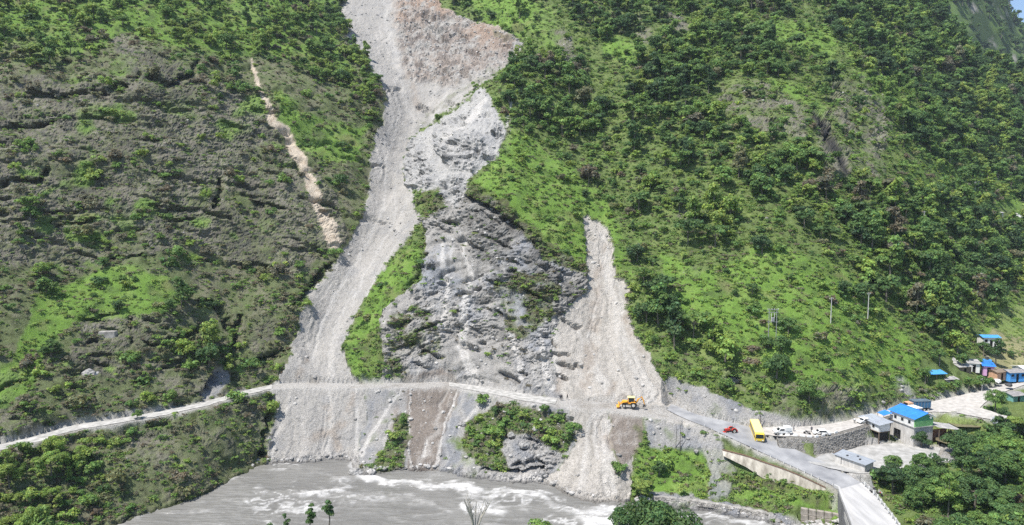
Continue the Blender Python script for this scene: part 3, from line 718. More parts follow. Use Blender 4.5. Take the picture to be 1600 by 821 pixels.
gf = grid_faces(NC, NR)
ground = np_mesh('ground', np.stack([XD, YD, ZD], -1).reshape(-1, 3), gf, MG, col.reshape(-1, 3))
_sh = (1 - np.clip(rocky * 1.2 + white + slide + talus + dirt, 0, 1))[:-1, :-1].reshape(-1) > .45
ground.data.polygons.foreach_set('use_smooth', _sh)
tag(ground, kind='structure')

# far mountain beyond the shoulder and the ground out to it
nu, nv = 260, 150
px_ = np.linspace(1330, 2050, nu)
s2 = (px_ - 800) / K
Y2 = np.linspace(745, 1500, nv)
SS2, YY2 = np.meshgrid(s2, Y2, indexing='ij')
X2 = SS2 * YY2
crest = np.interp(px_, [1330, 1480, 1550, 1562, 1600, 1640, 1750, 2050], [-260, -130, -25, 8, 33, 70, 120, 200])[:, None]
zc = CAMH + 1120 * T(crest) - 30
rise = sstep(760, 1120, YY2) ** .9
Z2 = 60 + (zc - 60) * rise - np.maximum(0, YY2 - 1130) * .7
Z2 += fbm(X2, YY2, Z2 * 0, 130, 5) * 30 * rise * (1 - .85 * np.exp(-((YY2 - 1120) / 60) ** 2)) + ridged(X2, YY2, 0, 40, 3) * 7 * rise
f1 = fbm(X2, YY2, Z2, 45, 4); f2 = fbm(X2, YY2, Z2, 12, 3)
o2 = np.ones(X2.shape + (3,))
c2_ = mixc(o2 * C3(.11, .17, .05), o2 * C3(.045, .075, .028), sstep(-.15, .25, f1 + f2 * .6))
c2_ = mixc(c2_, o2 * C3(.3, .28, .25), sstep(.22, .42, fbm(X2, YY2, Z2 * 2.5, 28, 4)) * .9)
mtn = np_mesh('far_mountain', np.stack([X2, YY2, Z2], -1).reshape(-1, 3), grid_faces(nu, nv), MG, c2_.reshape(-1, 3))
tag(mtn, kind='structure')

# ------------------------------------------------------------------ locating things on the ground
_PYm = np.minimum.accumulate(PY, axis=1)
def on_ground(px, py):
    """ground point seen at a pixel"""
    c = int(np.clip(round((((px - 800) / K) - S_[0]) / (S_[1] - S_[0])), 0, NC - 1))
    row = _PYm[c]
    j = int(np.searchsorted(-row, -py)); j = min(max(j, 1), NR - 1)
    a, b = row[j - 1], row[j]
    t = 0 if a == b else (a - py) / (a - b)
    t = min(max(t, 0), 1)
    Yv = YD[c, j - 1] * (1 - t) + YD[c, j] * t
    return at_Y(px, py, Yv)
def ground_z(x, y):
    c = int(np.clip(round((x / y - S_[0]) / (S_[1] - S_[0])), 0, NC - 1))
    return float(np.interp(y, YD[c], ZD[c]))

# ------------------------------------------------------------------ river
nw, nh = 900, 330
sx = (np.linspace(-330, 1930, nw) - 800) / K
yw = 1 / np.linspace(1 / 95, 1 / 225, nh)
WS, WY = np.meshgrid(sx, yw, indexing='ij'); WX = WS * WY
foam = blank()
for s_, v in [([(545, 728, 4), (560, 748, 8), (600, 752, 7), (660, 756, 6), (720, 765, 5), (780, 775, 3)], .95), ([(700, 752, 4), (740, 765, 7), (800, 770, 5), (860, 785, 5)], .8), ([(730, 785, 14), (780, 800, 14)], .75),
              ([(470, 737, 4), (520, 748, 5), (550, 750, 3)], .45), ([(405, 762, 3), (430, 765, 4)], .7), ([(460, 752, 3), (490, 765, 3), (520, 762, 2)], .8), ([(525, 762, 3), (535, 772, 2)], .8), ([(330, 755, 3), (400, 752, 4)], .3),
              ([(380, 790, 3), (440, 800, 3)], .3), ([(610, 785, 2), (640, 790, 2)], .5), ([(790, 740, 2), (800, 790, 3)], .5), ([(830, 770, 8), (870, 790, 12), (900, 800, 10), (950, 805, 8)], .55), ([(920, 812, 20), (1000, 821, 25)], .7),
              ([(1140, 806, 6), (1200, 820, 8), (1260, 860, 12)], .9), ([(0, 830, 10), (200, 815, 8), (380, 740, 5)], .35), ([(300, 800, 30), (500, 790, 40), (800, 800, 50)], .22), ([(590, 745, 3), (700, 800, 3)], .5)]:
    stroke(foam, s_, 5, v)
foam = boxblur(foam, 4)
wpx, wpy = project(WX, WY, WX * 0)
wn = fbm(WX, WY, 0, 12, 3)
fw = sample(foam, wpx + wn * 40, wpy + fbm(WX, WY, 9, 14, 4) * 26 + fbm(WX, WY, 2, 3, 2) * 6)
wv = fbm(WX * .55, WY * 1.2, 0, 6, 4) * .75 + ridged(WX * .8, WY * 1.8, 4, 2.2, 3) * .16
fstr = ridged(WX * .45 + wn * 6 + fbm(WX, WY, 21, 4, 3) * 3, WY * 1.2 + fbm(WX, WY, 23, 4, 3) * 3, 2, 4.5, 5)
fm = sstep(.50, 1.15, fw * .85 + fstr * .55 + wv * .3) * sstep(.04, .2, fw) * .85
WZ = wv * (.5 + 1.0 * fw) + fw * fstr * .28
_wa = fbm(WX, WY, 12, 6, 3) * 5; _wb = fbm(WX, WY, 15, 5, 3) * 4
fil = 1 - np.abs(fbm((WX * .5 + _wa), (WY + _wb) * 1.1, 2, 4.5, 3)) * 9
fil = np.clip(fil, 0, 1) ** 1.5 * sstep(.02, .32, fbm(WX * .6 + _wb, WY, 8, 14, 3) + fw * .55) * .75
fm = np.clip((fm * .8 + fil) , 0, .85)
wc = mixc(np.ones(WX.shape + (3,)) * C3(.185, .180, .166), np.ones(WX.shape + (3,)) * C3(.62, .61, .59), fm)
wc = wc * (1 + (.30 * fbm(WX * .3 + wn * 4, WY * 1.2, 7, 9, 4) + .25 * wv)[..., None])
m_, t, b = new_mat('river_water')
at = t.nodes.new('ShaderNodeVertexColor'); at.layer_name = 'Col'
n = t.nodes.new('ShaderNodeTexNoise'); n.inputs['Scale'].default_value = .55; n.inputs['Detail'].default_value = 4
g = t.nodes.new('ShaderNodeNewGeometry'); _mp = t.nodes.new('ShaderNodeMapping'); _mp.inputs['Scale'].default_value = (.45, 1.5, 1); t.links.new(g.outputs['Position'], _mp.inputs[0]); t.links.new(_mp.outputs[0], n.inputs['Vector'])
mr = t.nodes.new('ShaderNodeMapRange'); mr.inputs[3].default_value = .78; mr.inputs[4].default_value = 1.2
t.links.new(n.outputs[0], mr.inputs[0])
mx = t.nodes.new('ShaderNodeVectorMath'); mx.operation = 'SCALE'; t.links.new(at.outputs[0], mx.inputs[0]); t.links.new(mr.outputs[0], mx.inputs['Scale'])
t.links.new(mx.outputs[0], b.inputs['Base Color'])
bp = t.nodes.new('ShaderNodeBump'); bp.inputs['Strength'].default_value = .9; bp.inputs['Distance'].default_value = .7
t.links.new(n.outputs[0], bp.inputs['Height']); t.links.new(bp.outputs[0], b.inputs['Normal'])
_setrough(b, .34, .35)
river = np_mesh('river', np.stack([WX, WY, WZ], -1).reshape(-1, 3), grid_faces(nw, nh), m_, wc.reshape(-1, 3))
tag(river, kind='structure')

# ------------------------------------------------------------------ road surfaces
M_ASPH = mat('worn_asphalt', (.24, .245, .258), .85, .22, .22, spec=.2, c2=(.37, .37, .37))
M_DUST = mat('dusty_road', (.42, .40, .37), .95, .2, .8, spec=.1, c2=(.52, .49, .455))
M_TRK = mat('gravel_track', (.34, .335, .31), .95, .25, .7, spec=.1, c2=(.50, .485, .455))
def road_sheet(name, A, B, mt, lift, i0=0, i1=None, inset=0.0, rag=0.0, across=7):
    A = A[i0:i1]; B = B[i0:i1]; n = len(A)
    f_ = np.linspace(0, 1, across)
    P_ = A[:, None] * (1 - f_)[None, :, None] + B[:, None] * f_[None, :, None]
    if rag:
        jit = fbm(A[:, 0], A[:, 1], 0, 3, 3) * rag; jit2 = fbm(B[:, 0], B[:, 1], 5, 3, 3) * rag
        d = (B - A)[:, :2]; d /= np.linalg.norm(d, axis=1)[:, None]
        P_[:, 0, :2] += d * jit[:, None]; P_[:, -1, :2] += d * jit2[:, None]
    P_[..., 2] += lift + .05 * fbm(P_[..., 0], P_[..., 1], 0, 4, 2) * (1 if rag else .3)
    o = np_mesh(name, P_.reshape(-1, 3), grid_faces(n, across), mt)
    tag(o, kind='structure'); return o
road_sheet('main_road', *ROADL['main_road'], M_ASPH, .02)
road_sheet('upper_road', *ROADL['upper_road'], M_DUST, .06, rag=.5)
road_sheet('branch_road', *ROADL['branch_road'], M_DUST, .10, rag=.5)
_A = ROADL['dirt_track'][0]; _apx = project(_A[:, 0], _A[:, 1], _A[:, 2])[0]
road_sheet('dirt_track', *ROADL['dirt_track'], M_TRK, .0, 0, int((_apx < 432).sum()), rag=1.5)
road_sheet('dirt_track', *ROADL['dirt_track'], M_TRK, .0, int((_apx < 700).sum()), int((_apx < 868).sum()), rag=1.8)
road_sheet('gravel_yard', *ROADL['yard'], mat('yard_gravel', (.34, .335, .315), .95, .2, .6, spec=.1, c2=(.45, .44, .42)), -.02, rag=1.5)
# ------------------------------------------------------------------ plants
def leaf_mat(name, transl=.45):
    m_, t, b = new_mat(name)
    at = t.nodes.new('ShaderNodeAttribute'); at.attribute_type = 'INSTANCER'; at.attribute_name = 'tone'
    r = t.nodes.new('ShaderNodeValToRGB'); cr = r.color_ramp
    stops = [(0, (.075, .135, .056)), (.2, (.110, .195, .064)), (.4, (.155, .262, .072)), (.55, (.205, .320, .080)), (.7, (.280, .385, .085)), (.8, (.235, .255, .112)), (.9, (.20, .195, .130)), (1.0, (.205, .17, .115))]
    cr.elements[0].position = 0; cr.elements[0].color = (*stops[0][1], 1)
    cr.elements[1].position = 1; cr.elements[1].color = (*stops[-1][1], 1)
    for p, c in stops[1:-1]:
        e = cr.elements.new(p); e.color = (*c, 1)
    t.links.new(at.outputs['Fac'], r.inputs[0])
    vc = t.nodes.new('ShaderNodeVertexColor'); vc.layer_name = 'Col'
    mx = t.nodes.new('ShaderNodeMix'); mx.data_type = 'RGBA'; mx.blend_type = 'MULTIPLY'; mx.inputs[0].default_value = 1
    t.links.new(r.outputs[0], mx.inputs[6]); t.links.new(vc.outputs[0], mx.inputs[7])
    t.links.new(mx.outputs[2], b.inputs['Base Color'])
    _setrough(b, .62, .32)
    tr = t.nodes.new('ShaderNodeBsdfTranslucent')
    t.links.new(mx.outputs[2], tr.inputs[0])
    ms = t.nodes.new('ShaderNodeMixShader'); ms.inputs[0].default_value = transl
    out = t.nodes['Material Output']
    t.links.new(b.outputs[0], ms.inputs[1]); t.links.new(tr.outputs[0], ms.inputs[2]); t.links.new(ms.outputs[0], out.inputs[0])
    return m_
M_LEAF = leaf_mat('foliage')
M_BARK = mat('bark', (.17, .15, .125), .9, .3, 4)
M_PALEBARK = mat('pale_bark', (.42, .39, .34), .9, .25, 4)
def leaf_mesh(name, seed, clumps, n, leaf, flat_=1.0, up=.35, droop=0.0, jit=.5):
    """clumps: list of (x,y,z,r,tone multiplier); n leaves spread on and in them, each a bent quad"""
    g = np.random.default_rng(seed)
    cl_ = np.array([c[:4] for c in clumps], float); tn = np.array([c[4] if len(c) > 4 else 1.0 for c in clumps])
    wgt = cl_[:, 3] ** 2; wgt /= wgt.sum()
    k = g.choice(len(cl_), n, p=wgt)
    d = g.normal(size=(n, 3)); d /= np.linalg.norm(d, axis=1)[:, None]
    d[:, 2] = np.where(d[:, 2] < -.35, -d[:, 2] * .6, d[:, 2])
    rr = cl_[k, 3] * (1 - jit * g.random(n) ** 1.8)
    c = cl_[k, :3] + d * rr[:, None] * (1, 1, flat_)
    nn = d + g.normal(size=(n, 3)) * .45 + (0, 0, up); nn /= np.linalg.norm(nn, axis=1)[:, None]
    a = np.cross(nn, g.normal(size=(n, 3))); a /= np.linalg.norm(a, axis=1)[:, None]
    b = np.cross(nn, a)
    s = leaf * (.6 + .8 * g.random(n))[:, None]
    V = np.stack([c - a * s, c - b * s * .55 - nn * s * .12, c + a * s, c + b * s * .55 + nn * s * (.10 - droop)], 1).reshape(-1, 3)
    F = np.arange(4 * n).reshape(-1, 4)
    v = (.72 + .56 * g.random(n)) * tn[k]
    hue = g.normal(size=n) * .10
    cc = np.stack([v * (1 + hue), v, v * (1 - hue)], 1)
    return V, F, np.repeat(cc, 4, 0)
def proto_leaf(name, *a, **k):
    V, F, cc = leaf_mesh(name, *a, **k)
    o = np_mesh(name, V, F, M_LEAF, cc, smooth=False)
    COL.objects.unlink(o)
    return o
def tube_rings(pts, rad, n=6):
    V = []; F = []
    pts = [Vector(p) for p in pts]
    for i, p in enumerate(pts):
        d = (pts[min(i + 1, len(pts) - 1)] - pts[max(i - 1, 0)]).normalized()
        u = d.orthogonal().normalized(); v = d.cross(u)
        for j in range(n):
            an = 2 * math.pi * j / n
            V.append(p + (u * math.cos(an) + v * math.sin(an)) * rad[i])
    for i in range(len(pts) - 1):
        for j in range(n):
            F.append((i * n + j, i * n + (j + 1) % n, (i + 1) * n + (j + 1) % n, (i + 1) * n + j))
    return [tuple(v) for v in V], F
def py_mesh(name, V, F, m_, link=False, smooth=False):
    me = bpy.data.meshes.new(name); me.from_pydata(V, [], F); me.materials.append(m_); me.update()
    if smooth: me.polygons.foreach_set('use_smooth', [True] * len(me.polygons))
    o = bpy.data.objects.new(name, me)
    if link: COL.objects.link(o)
    return o
def limbs(name, seed, h, clumps, r0, m_, lean=(0, 0), trunk_top=.6):
    g = random.Random(seed)
    V, F = [], []
    def add(vf):
        o = len(V); V.extend(vf[0]); F.extend([tuple(i + o for i in f) for f in vf[1]])
    top = Vector((lean[0], lean[1], h * trunk_top)); mid = Vector((lean[0] * .45 + g.uniform(-.03, .03) * h, lean[1] * .45, h * trunk_top * .5))
    add(tube_rings([(0, 0, -.8), (0, 0, .1), mid, top], [r0 * 1.5, r0, r0 * .75, r0 * .5]))
    for c in clumps[:9]:
        e = Vector(c[:3]); st = mid.lerp(top, g.uniform(.3, 1))
        m2 = st.lerp(e, .5) + Vector((0, 0, -.06 * h))
        add(tube_rings([st, m2, e], [r0 * .38, r0 * .25, r0 * .1], 4))
    return py_mesh(name, V, F, m_)
def crown_clumps(seed, h, R, kind):
    g = random.Random(seed); cl_ = []
    if kind == 'round':
        for i in range(15):
            a = g.uniform(0, 6.28); rr = R * math.sqrt(g.random()) * .72; zz = h * (.34 + .50 * g.random() * (1 - (rr / R) ** 2 * .6))
            cl_.append((rr * math.cos(a), rr * math.sin(a), zz, R * g.uniform(.26, .46), g.uniform(.68, 1.3)))
        cl_.append((0, 0, h * .8, R * .4, 1.15))
    elif kind == 'flat':
        for i in range(12):
            a = g.uniform(0, 6.28); rr = R * math.sqrt(g.random()) * .8; zz = h * (.52 + .33 * g.random())
            cl_.append((rr * math.cos(a), rr * math.sin(a), zz, R * g.uniform(.25, .42), g.uniform(.7, 1.3)))
    elif kind == 'tall':
        for i in range(14):
            t_ = g.random(); a = g.uniform(0, 6.28); rr = R * .62 * (1 - .45 * t_) * g.random() ** .5
            cl_.append((rr * math.cos(a), rr * math.sin(a), h * (.3 + .66 * t_), R * g.uniform(.28, .45) * (1.1 - .35 * t_), g.uniform(.7, 1.25)))
    elif kind == 'shrub':
        for i in range(9):
            a = g.uniform(0, 6.28); rr = R * math.sqrt(g.random()) * .75; zz = h * (.15 + .5 * g.random())
            cl_.append((rr * math.cos(a), rr * math.sin(a), zz, R * g.uniform(.28, .5), g.uniform(.65, 1.35)))
    return cl_
TREES = []   # (crown, trunk) of unit: crown radius 1
TKIND = ['round', 'flat', 'tall', 'round', 'round', 'flat', 'tall']
for i, kd in enumerate(TKIND):
    h = {'round': 1.75, 'flat': 1.7, 'tall': 2.7}[kd]
    cl_ = crown_clumps(100 + i, h, 1.0, kd)
    c = proto_leaf('crown', 200 + i, cl_, 1000, .105, flat_={'flat': .55}.get(kd, .85))
    tr_ = limbs('trunk', 300 + i, h, cl_, .055, M_BARK)
    TREES.append((c, tr_))
NEAR = []    # the same habits with finer leaves, for trees that stand close
for i, kd in enumerate(TKIND[:5]):
    h = {'round': 1.75, 'flat': 1.7, 'tall': 2.7}[kd]
    cl_ = crown_clumps(150 + i, h, 1.0, kd) + crown_clumps(170 + i, h, .95, kd)
    cl_ = [(a, b_, c_, d * .72, e) for a, b_, c_, d, e in cl_]
    NEAR.append((proto_leaf('crown', 250 + i, cl_, 4200, .052, flat_={'flat': .55}.get(kd, .85)), limbs('trunk', 350 + i, h, cl_, .055, M_BARK)))
SHRUBS = []
for i in range(6):
    cl_ = crown_clumps(400 + i, 1.25, 1.0, 'shrub')
    SHRUBS.append(proto_leaf('shrub', 500 + i, cl_, 420, .13, flat_=.8))
WEEDS = []
for i in range(4):
    g = random.Random(600 + i)
    cl_ = [(g.uniform(-.8, .8), g.uniform(-.8, .8), g.uniform(0, .25), g.uniform(.3, .6), g.uniform(.7, 1.3)) for _ in range(6)]
    WEEDS.append(proto_leaf('weed', 700 + i, cl_, 90, .20, flat_=.7, up=.7))

# how wooded each part of the slopes is
m = blank(.10)
poly(m, [(600, -260), (1900, -260), (1900, 700), (1100, 660), (1000, 600), (960, 370), (900, 340), (760, 300), (780, 140), (815, 80), (680, 0)], .42)
for p_, v in [([(1000, 70), (1130, 40), (1210, 70), (1250, 120), (1180, 112), (1130, 128), (1112, 180), (1120, 222), (1070, 222), (1000, 190), (975, 150)], .95),
              ([(1000, 190), (1120, 190), (1260, 222), (1300, 285), (1400, 290), (1430, 400), (1330, 405), (1280, 370), (1200, 320), (1100, 270), (1010, 235)], .95),
              ([(1390, 290), (1640, 300), (1640, 455), (1545, 462), (1500, 545), (1440, 520), (1380, 470), (1340, 420)], 1.0),
              ([(1250, -100), (1470, -100), (1640, 140), (1640, 280), (1500, 292), (1400, 200), (1310, 60)], .85),
              ([(830, -60), (1240, -60), (1230, 30), (1130, 30), (1000, 50), (940, 60), (880, 20)], .75),
              ([(985, 440), (1020, 440), (1060, 470), (1085, 520), (1150, 570), (1130, 590), (1100, 600), (1040, 560), (1000, 520)], 1.0),
              ([(800, 95), (900, 90), (960, 180), (1000, 250), (940, 235), (860, 215), (790, 195), (780, 130)], .85), ([(880, 200), (1060, 240), (1250, 380), (1180, 440), (1080, 400), (960, 300)], .62),
              ([(1340, 440), (1400, 470), (1400, 505), (1340, 500)], .9), ([(1180, 500), (1230, 510), (1220, 560), (1180, 550)], .8), ([(1260, 545), (1310, 560), (1330, 620), (1270, 590)], .7),
              ([(1340, 745), (1380, 700), (1440, 720), (1500, 690), (1640, 640), (1760, 660), (1760, 1000), (1380, 1000), (1370, 790)], 1.0), ([(1420, 585), (1530, 590), (1545, 612), (1440, 622)], .9),
              ([(-120, -120), (540, -120), (540, 20), (600, 150), (590, 190), (520, 140), (450, 110), (400, 90), (350, 110), (300, 100), (270, 60), (200, 40), (120, 110), (-120, 120)], .72),
              ([(440, 20), (545, 20), (600, 150), (585, 200), (540, 160), (500, 110)], .9), ([(300, 110), (400, 120), (410, 165), (330, 160), (300, 140)], .8),
              ([(110, 160), (200, 170), (210, 200), (120, 230), (90, 250)], .5), ([(260, 430), (340, 470), (360, 600), (300, 620), (260, 560)], .75), ([(380, 480), (440, 500), (440, 590), (390, 590)], .5),
              ([(50, 420), (90, 420), (80, 490), (40, 480)], .8), ([(-120, 560), (60, 560), (100, 640), (250, 620), (330, 600), (250, 650), (100, 670), (-120, 700)], .6), ([(-120, 710), (30, 700), (100, 705), (170, 740), (160, 900), (-120, 1000)], .95),
              ([(0, 300), (80, 300), (60, 400), (0, 400)], .45), ([(160, 430), (300, 440), (330, 520), (260, 500)], .6), ([(480, 190), (580, 200), (575, 320), (530, 380), (500, 260)], .35), ([(400, 400), (500, 400), (470, 460), (420, 440)], .45),
              ([(770, 630), (890, 650), (893, 690), (860, 695), (840, 670), (790, 665), (770, 680), (780, 720), (740, 715), (728, 670)], .8), ([(800, 80), (815, 95), (770, 120), (760, 112)], .4),
              ([(1000, 700), (1060, 705), (1050, 745), (1000, 785), (983, 780)], .8)]:
    poly(m, p_, v)
M['wood'] = boxblur(m, 5)
wood = sample(M['wood'], PX + wx, PY + wy)
def facec(a): return (a[:-1, :-1] + a[1:, :-1] + a[1:, 1:] + a[:-1, 1:]) / 4
P3 = np.stack([XD, YD, ZD], -1)
e1 = P3[1:, 1:] - P3[:-1, :-1]; e2 = P3[1:, :-1] - P3[:-1, 1:]
area = .5 * np.linalg.norm(np.cross(e1, e2), axis=-1)
fpx, fpy = facec(PX), facec(PY)
infr = (fpx > -90) & (fpx < 1690) & (fpy > -110) & (fpy < 1000) & (facec(YD) < 740) & (facec(ZD) > .6)
notroad = facec(RD) > 1.2
f_slide = facec(slide); f_white = facec(white); f_cliff = facec(cliff); f_weeds = facec(weeds); f_grass = facec(gmask); f_bare = facec(bare); f_tal = facec(np.clip(talus, 0, 1)); f_dirt = facec(dirt); f_left = facec(left); f_wood = facec(wood)
f_field = facec(Q['field']); f_n3 = facec(n3); f_ochre = facec(Q['ochre'])
f_n1 = facec(n1)
# places built on keep clear
CLEAR = []   # (px polygon) of buildings, filled here so that nothing grows through them
m = blank()
for p_ in [[(1268, 170), (1280, 172), (1308, 218), (1326, 262), (1320, 278), (1308, 270), (1288, 226)], [(1340, 640), (1490, 620), (1495, 690), (1430, 705), (1345, 695)], [(1305, 700), (1370, 700), (1370, 745), (1305, 745)], [(1440, 560), (1530, 560), (1530, 600), (1440, 600)], [(1535, 515), (1565, 515), (1565, 545), (1535, 545)],
           [(1530, 560), (1610, 565), (1610, 600), (1530, 600)], [(1545, 605), (1620, 605), (1620, 670), (1545, 670)], [(1560, 320), (1610, 320), (1610, 350), (1560, 350)], [(1200, 650), (1350, 645), (1350, 740), (1200, 740)], [(1120, 690), (1315, 750), (1313, 775), (1125, 715)], [(1240, 785), (1320, 785), (1320, 850), (1240, 850)],
           [(1300, 750), (1380, 765), (1412, 821), (1480, 1000), (1300, 1000)]]:
    poly(m, p_, 1)
f_clear = 1 - np.clip(sample(boxblur(m, 2), fpx, fpy), 0, 1)
open_ = infr * notroad * (1 - f_slide) * (1 - f_white) * (1 - np.clip(f_dirt * 1.3, 0, 1)) * (f_clear > .8) * (1 - np.clip(f_ochre * 2, 0, 1))
rocklike = np.clip(f_cliff * (1 - f_weeds) + 0 * f_cliff, 0, 1)
def pick(wt, n, g):
    p = (wt * area).ravel(); p = p / p.sum()
    k = g.choice(len(p), n, p=p)
    i, j = np.unravel_index(k, area.shape)
    u, v = g.random(n), g.random(n)
    P_ = (P3[i, j] * ((1 - u) * (1 - v))[:, None] + P3[i + 1, j] * (u * (1 - v))[:, None] + P3[i + 1, j + 1] * (u * v)[:, None] + P3[i, j + 1] * ((1 - u) * v)[:, None])
    return P_, i, j
def thin(P_, R, f):
    """drop those that crowd an earlier, larger one"""
    order = np.argsort(-R); keep = np.zeros(len(R), bool); cell_ = {}
    cs = 4.0
    for q in order:
        x, y, z = P_[q]; r = R[q]; cx, cy, cz = int(x // cs), int(y // cs), int(z // cs); ok = True
        for a in (-1, 0, 1):
            for b in (-1, 0, 1):
                for c in (-1, 0, 1):
                    for (x2, y2, z2, r2) in cell_.get((cx + a, cy + b, cz + c), ()):
                        if (x - x2) ** 2 + (y - y2) ** 2 + (z - z2) ** 2 < (f * (r + r2)) ** 2: ok = False; break
                    if not ok: break
                if not ok: break
            if not ok: break
        if ok:
            keep[q] = True; cell_.setdefault((cx, cy, cz), []).append((x, y, z, r))
    return keep
g1 = np.random.default_rng(21)
# trees
wt = open_ * (1 - rocklike) * (1 - f_bare * .9) * (1 - np.clip(f_tal, 0, 1)) * np.clip(1 - f_field * 1.6, 0, 1) * np.clip(f_wood - .33 + f_n1 * .45, 0, 1) ** 1.2 * (1 - f_grass * (.65 - .5 * f_left))
TP, ti, tj = pick(wt, 7500, g1)
TR = 1.3 + 4.3 * g1.random(len(TP)) ** 2.2 + np.clip(facec(YD)[ti, tj] - 330, 0, 300) / 200
low = (fpx[ti, tj] > 1340) & (fpy[ti, tj] > 660)
TR[low] = 2.6 + 2.2 * g1.random(low.sum())
lb = (fpx[ti, tj] < 620); TR[lb] *= .8
kp = thin(TP, TR, .44); TP, ti, tj, TR, low = TP[kp], ti[kp], tj[kp], TR[kp], low[kp]
tone = np.clip(.34 + g1.normal(size=len(TP)) * .2 + f_n3[ti, tj] * .55 + .10 * f_left[ti, tj] * 2, 0.0, .72)
odd = g1.random(len(TP)); tone = np.where(odd < .03, .84 + .16 * g1.random(len(TP)), tone); tone = np.where((odd > .95), .72, tone)
TT = tone; TK = g1.integers(0, len(TREES), len(TP)); TA = g1.random(len(TP)) * 6.28
# shrubs
wt = open_ * (1 - rocklike * .93) * (1 - f_bare * .55) * (1 - np.clip(f_tal * 1.2, 0, .97) * (1 - f_weeds)) * (1 - f_field * .95) * (.18 + .16 * f_left + f_wood * .9 + np.clip(f_n1, -.15, .5) * .9 + f_weeds * .7) * (1 - f_grass * .45)
SP_, si, sj = pick(np.clip(wt, 0, None) * (1 + .9 * f_left) * (1 - .85 * f_left * np.clip(.5 - (f_n1 + f_n3) * 2.8, 0, 1)), 17000, g1)
SR = .8 + 2.1 * g1.random(len(SP_)) ** 2.2
SR *= np.where(f_left[si, sj] > .5, .75 + .7 * g1.random(len(SR)) ** 3, 1); SR *= np.where(f_cliff[si, sj] > .4, .6, 1.0)
kp = thin(SP_, SR, .50); SP_, si, sj, SR = SP_[kp], si[kp], sj[kp], SR[kp]
ST = np.clip(.52 + g1.normal(size=len(SP_)) * .17 + f_n3[si, sj] * .2 - f_cliff[si, sj] * .0, .05, .72)
odd = g1.random(len(SP_)); ST = np.where(odd < .10 + .25 * (f_left[si, sj] > .5), .80 + .2 * g1.random(len(SP_)), ST)
SK = g1.integers(0, len(SHRUBS), len(SP_)); SA = g1.random(len(SP_)) * 6.28
# weeds
wt = open_ * (1 - rocklike * .93) * (1 - f_bare * .72) * (1 - .6 * f_left * np.clip(.5 - (f_n1 + f_n3) * 2.5, 0, 1)) * (1 - np.clip(f_tal * 1.1, 0, .96) * (1 - f_weeds)) * (1 - f_field * .7) * (.5 + .5 * np.clip(f_n1 + .4, 0, 1)) * (1 - f_grass * .45) / np.maximum(facec(YD) / 200, .8) ** 1.3
WP, wi, wj = pick(wt, 80000, g1)
WR = (.45 + .75 * g1.random(len(WP)) ** 1.7) * (1 + f_grass[wi, wj] * .1)
WT = np.clip(.58 + g1.normal(size=len(WP)) * .10 + .08 * f_grass[wi, wj] - .05, .2, .76)
odd = g1.random(len(WP)); WT = np.where(odd < .16 + .34 * np.maximum(f_left[wi, wj] * (1 - f_grass[wi, wj]), f_cliff[wi, wj]), .80 + .2 * g1.random(len(WP)), WT)
WK = g1.integers(0, len(WEEDS), len(WP)); WA = g1.random(len(WP)) * 6.28

def scatter(name, protos, P_, R_, K_, A_, T_, label_kind='stuff'):
    me = bpy.data.meshes.new(name); me.vertices.add(len(P_)); me.vertices.foreach_set('co', np.asarray(P_, np.float32).ravel())
    for nm, ty, d in (('size', 'FLOAT', R_), ('which', 'INT', K_), ('turn', 'FLOAT', A_), ('tone', 'FLOAT', T_)):
        a = me.attributes.new(nm, ty, 'POINT'); a.data.foreach_set('value', np.asarray(d, np.int32 if ty == 'INT' else np.float32))
    o = bpy.data.objects.new(name, me); COL.objects.link(o)
    pc = bpy.data.collections.new(name + '_kinds')
    for i, p in enumerate(protos):
        p.name = '%02d_' % i + p.name; pc.objects.link(p)
    t = bpy.data.node_groups.new(name, 'GeometryNodeTree')
    t.interface.new_socket('Geometry', in_out='INPUT', socket_type='NodeSocketGeometry'); t.interface.new_socket('Geometry', in_out='OUTPUT', socket_type='NodeSocketGeometry')
    N = t.nodes.new; L = t.links.new
    gi = N('NodeGroupInput'); go_ = N('NodeGroupOutput'); ip = N('GeometryNodeInstanceOnPoints'); ci = N('GeometryNodeCollectionInfo')
    ci.inputs['Collection'].default_value = pc; ci.inputs['Separate Children'].default_value = True; ci.inputs['Reset Children'].default_value = True
    def na(nm, ty):
        n_ = N('GeometryNodeInputNamedAttribute'); n_.data_type = ty; n_.inputs[0].default_value = nm; return n_
    sz, wh, tu = na('size', 'FLOAT'), na('which', 'INT'), na('turn', 'FLOAT')
    cx = N('ShaderNodeCombineXYZ'); L(tu.outputs[0], cx.inputs[2])
    L(gi.outputs[0], ip.inputs['Points']); L(ci.outputs[0], ip.inputs['Instance']); ip.inputs['Pick Instance'].default_value = True
    L(wh.outputs[0], ip.inputs['Instance Index']); L(cx.outputs[0], ip.inputs['Rotation']); L(sz.outputs[0], ip.inputs['Scale'])
    L(ip.outputs[0], go_.inputs[0])
    md = o.modifiers.new('scatter', 'NODES'); md.node_group = t
    tag(o, kind='stuff')
    return o
# which trees and shrubs show: project, and test that the ground in front does not hide them
def visible(P_, R_, hgt):
    px, py = project(P_[:, 0], P_[:, 1], P_[:, 2] + R_ * hgt)
    c = np.clip(np.round(((px - 800) / K - S_[0]) / (S_[1] - S_[0])).astype(int), 0, NC - 1)
    ok = (px > 4) & (px < 1596) & (py > 3) & (py < 818)
    vis = np.zeros(len(P_), bool)
    for q in np.nonzero(ok)[0]:
        row = _PYm[c[q]]; j = np.searchsorted(YD[c[q]], P_[q, 1] - R_[q] - 1) - 1
        vis[q] = j < 0 or row[max(j, 0)] > py[q] - 2
    return vis, px, py

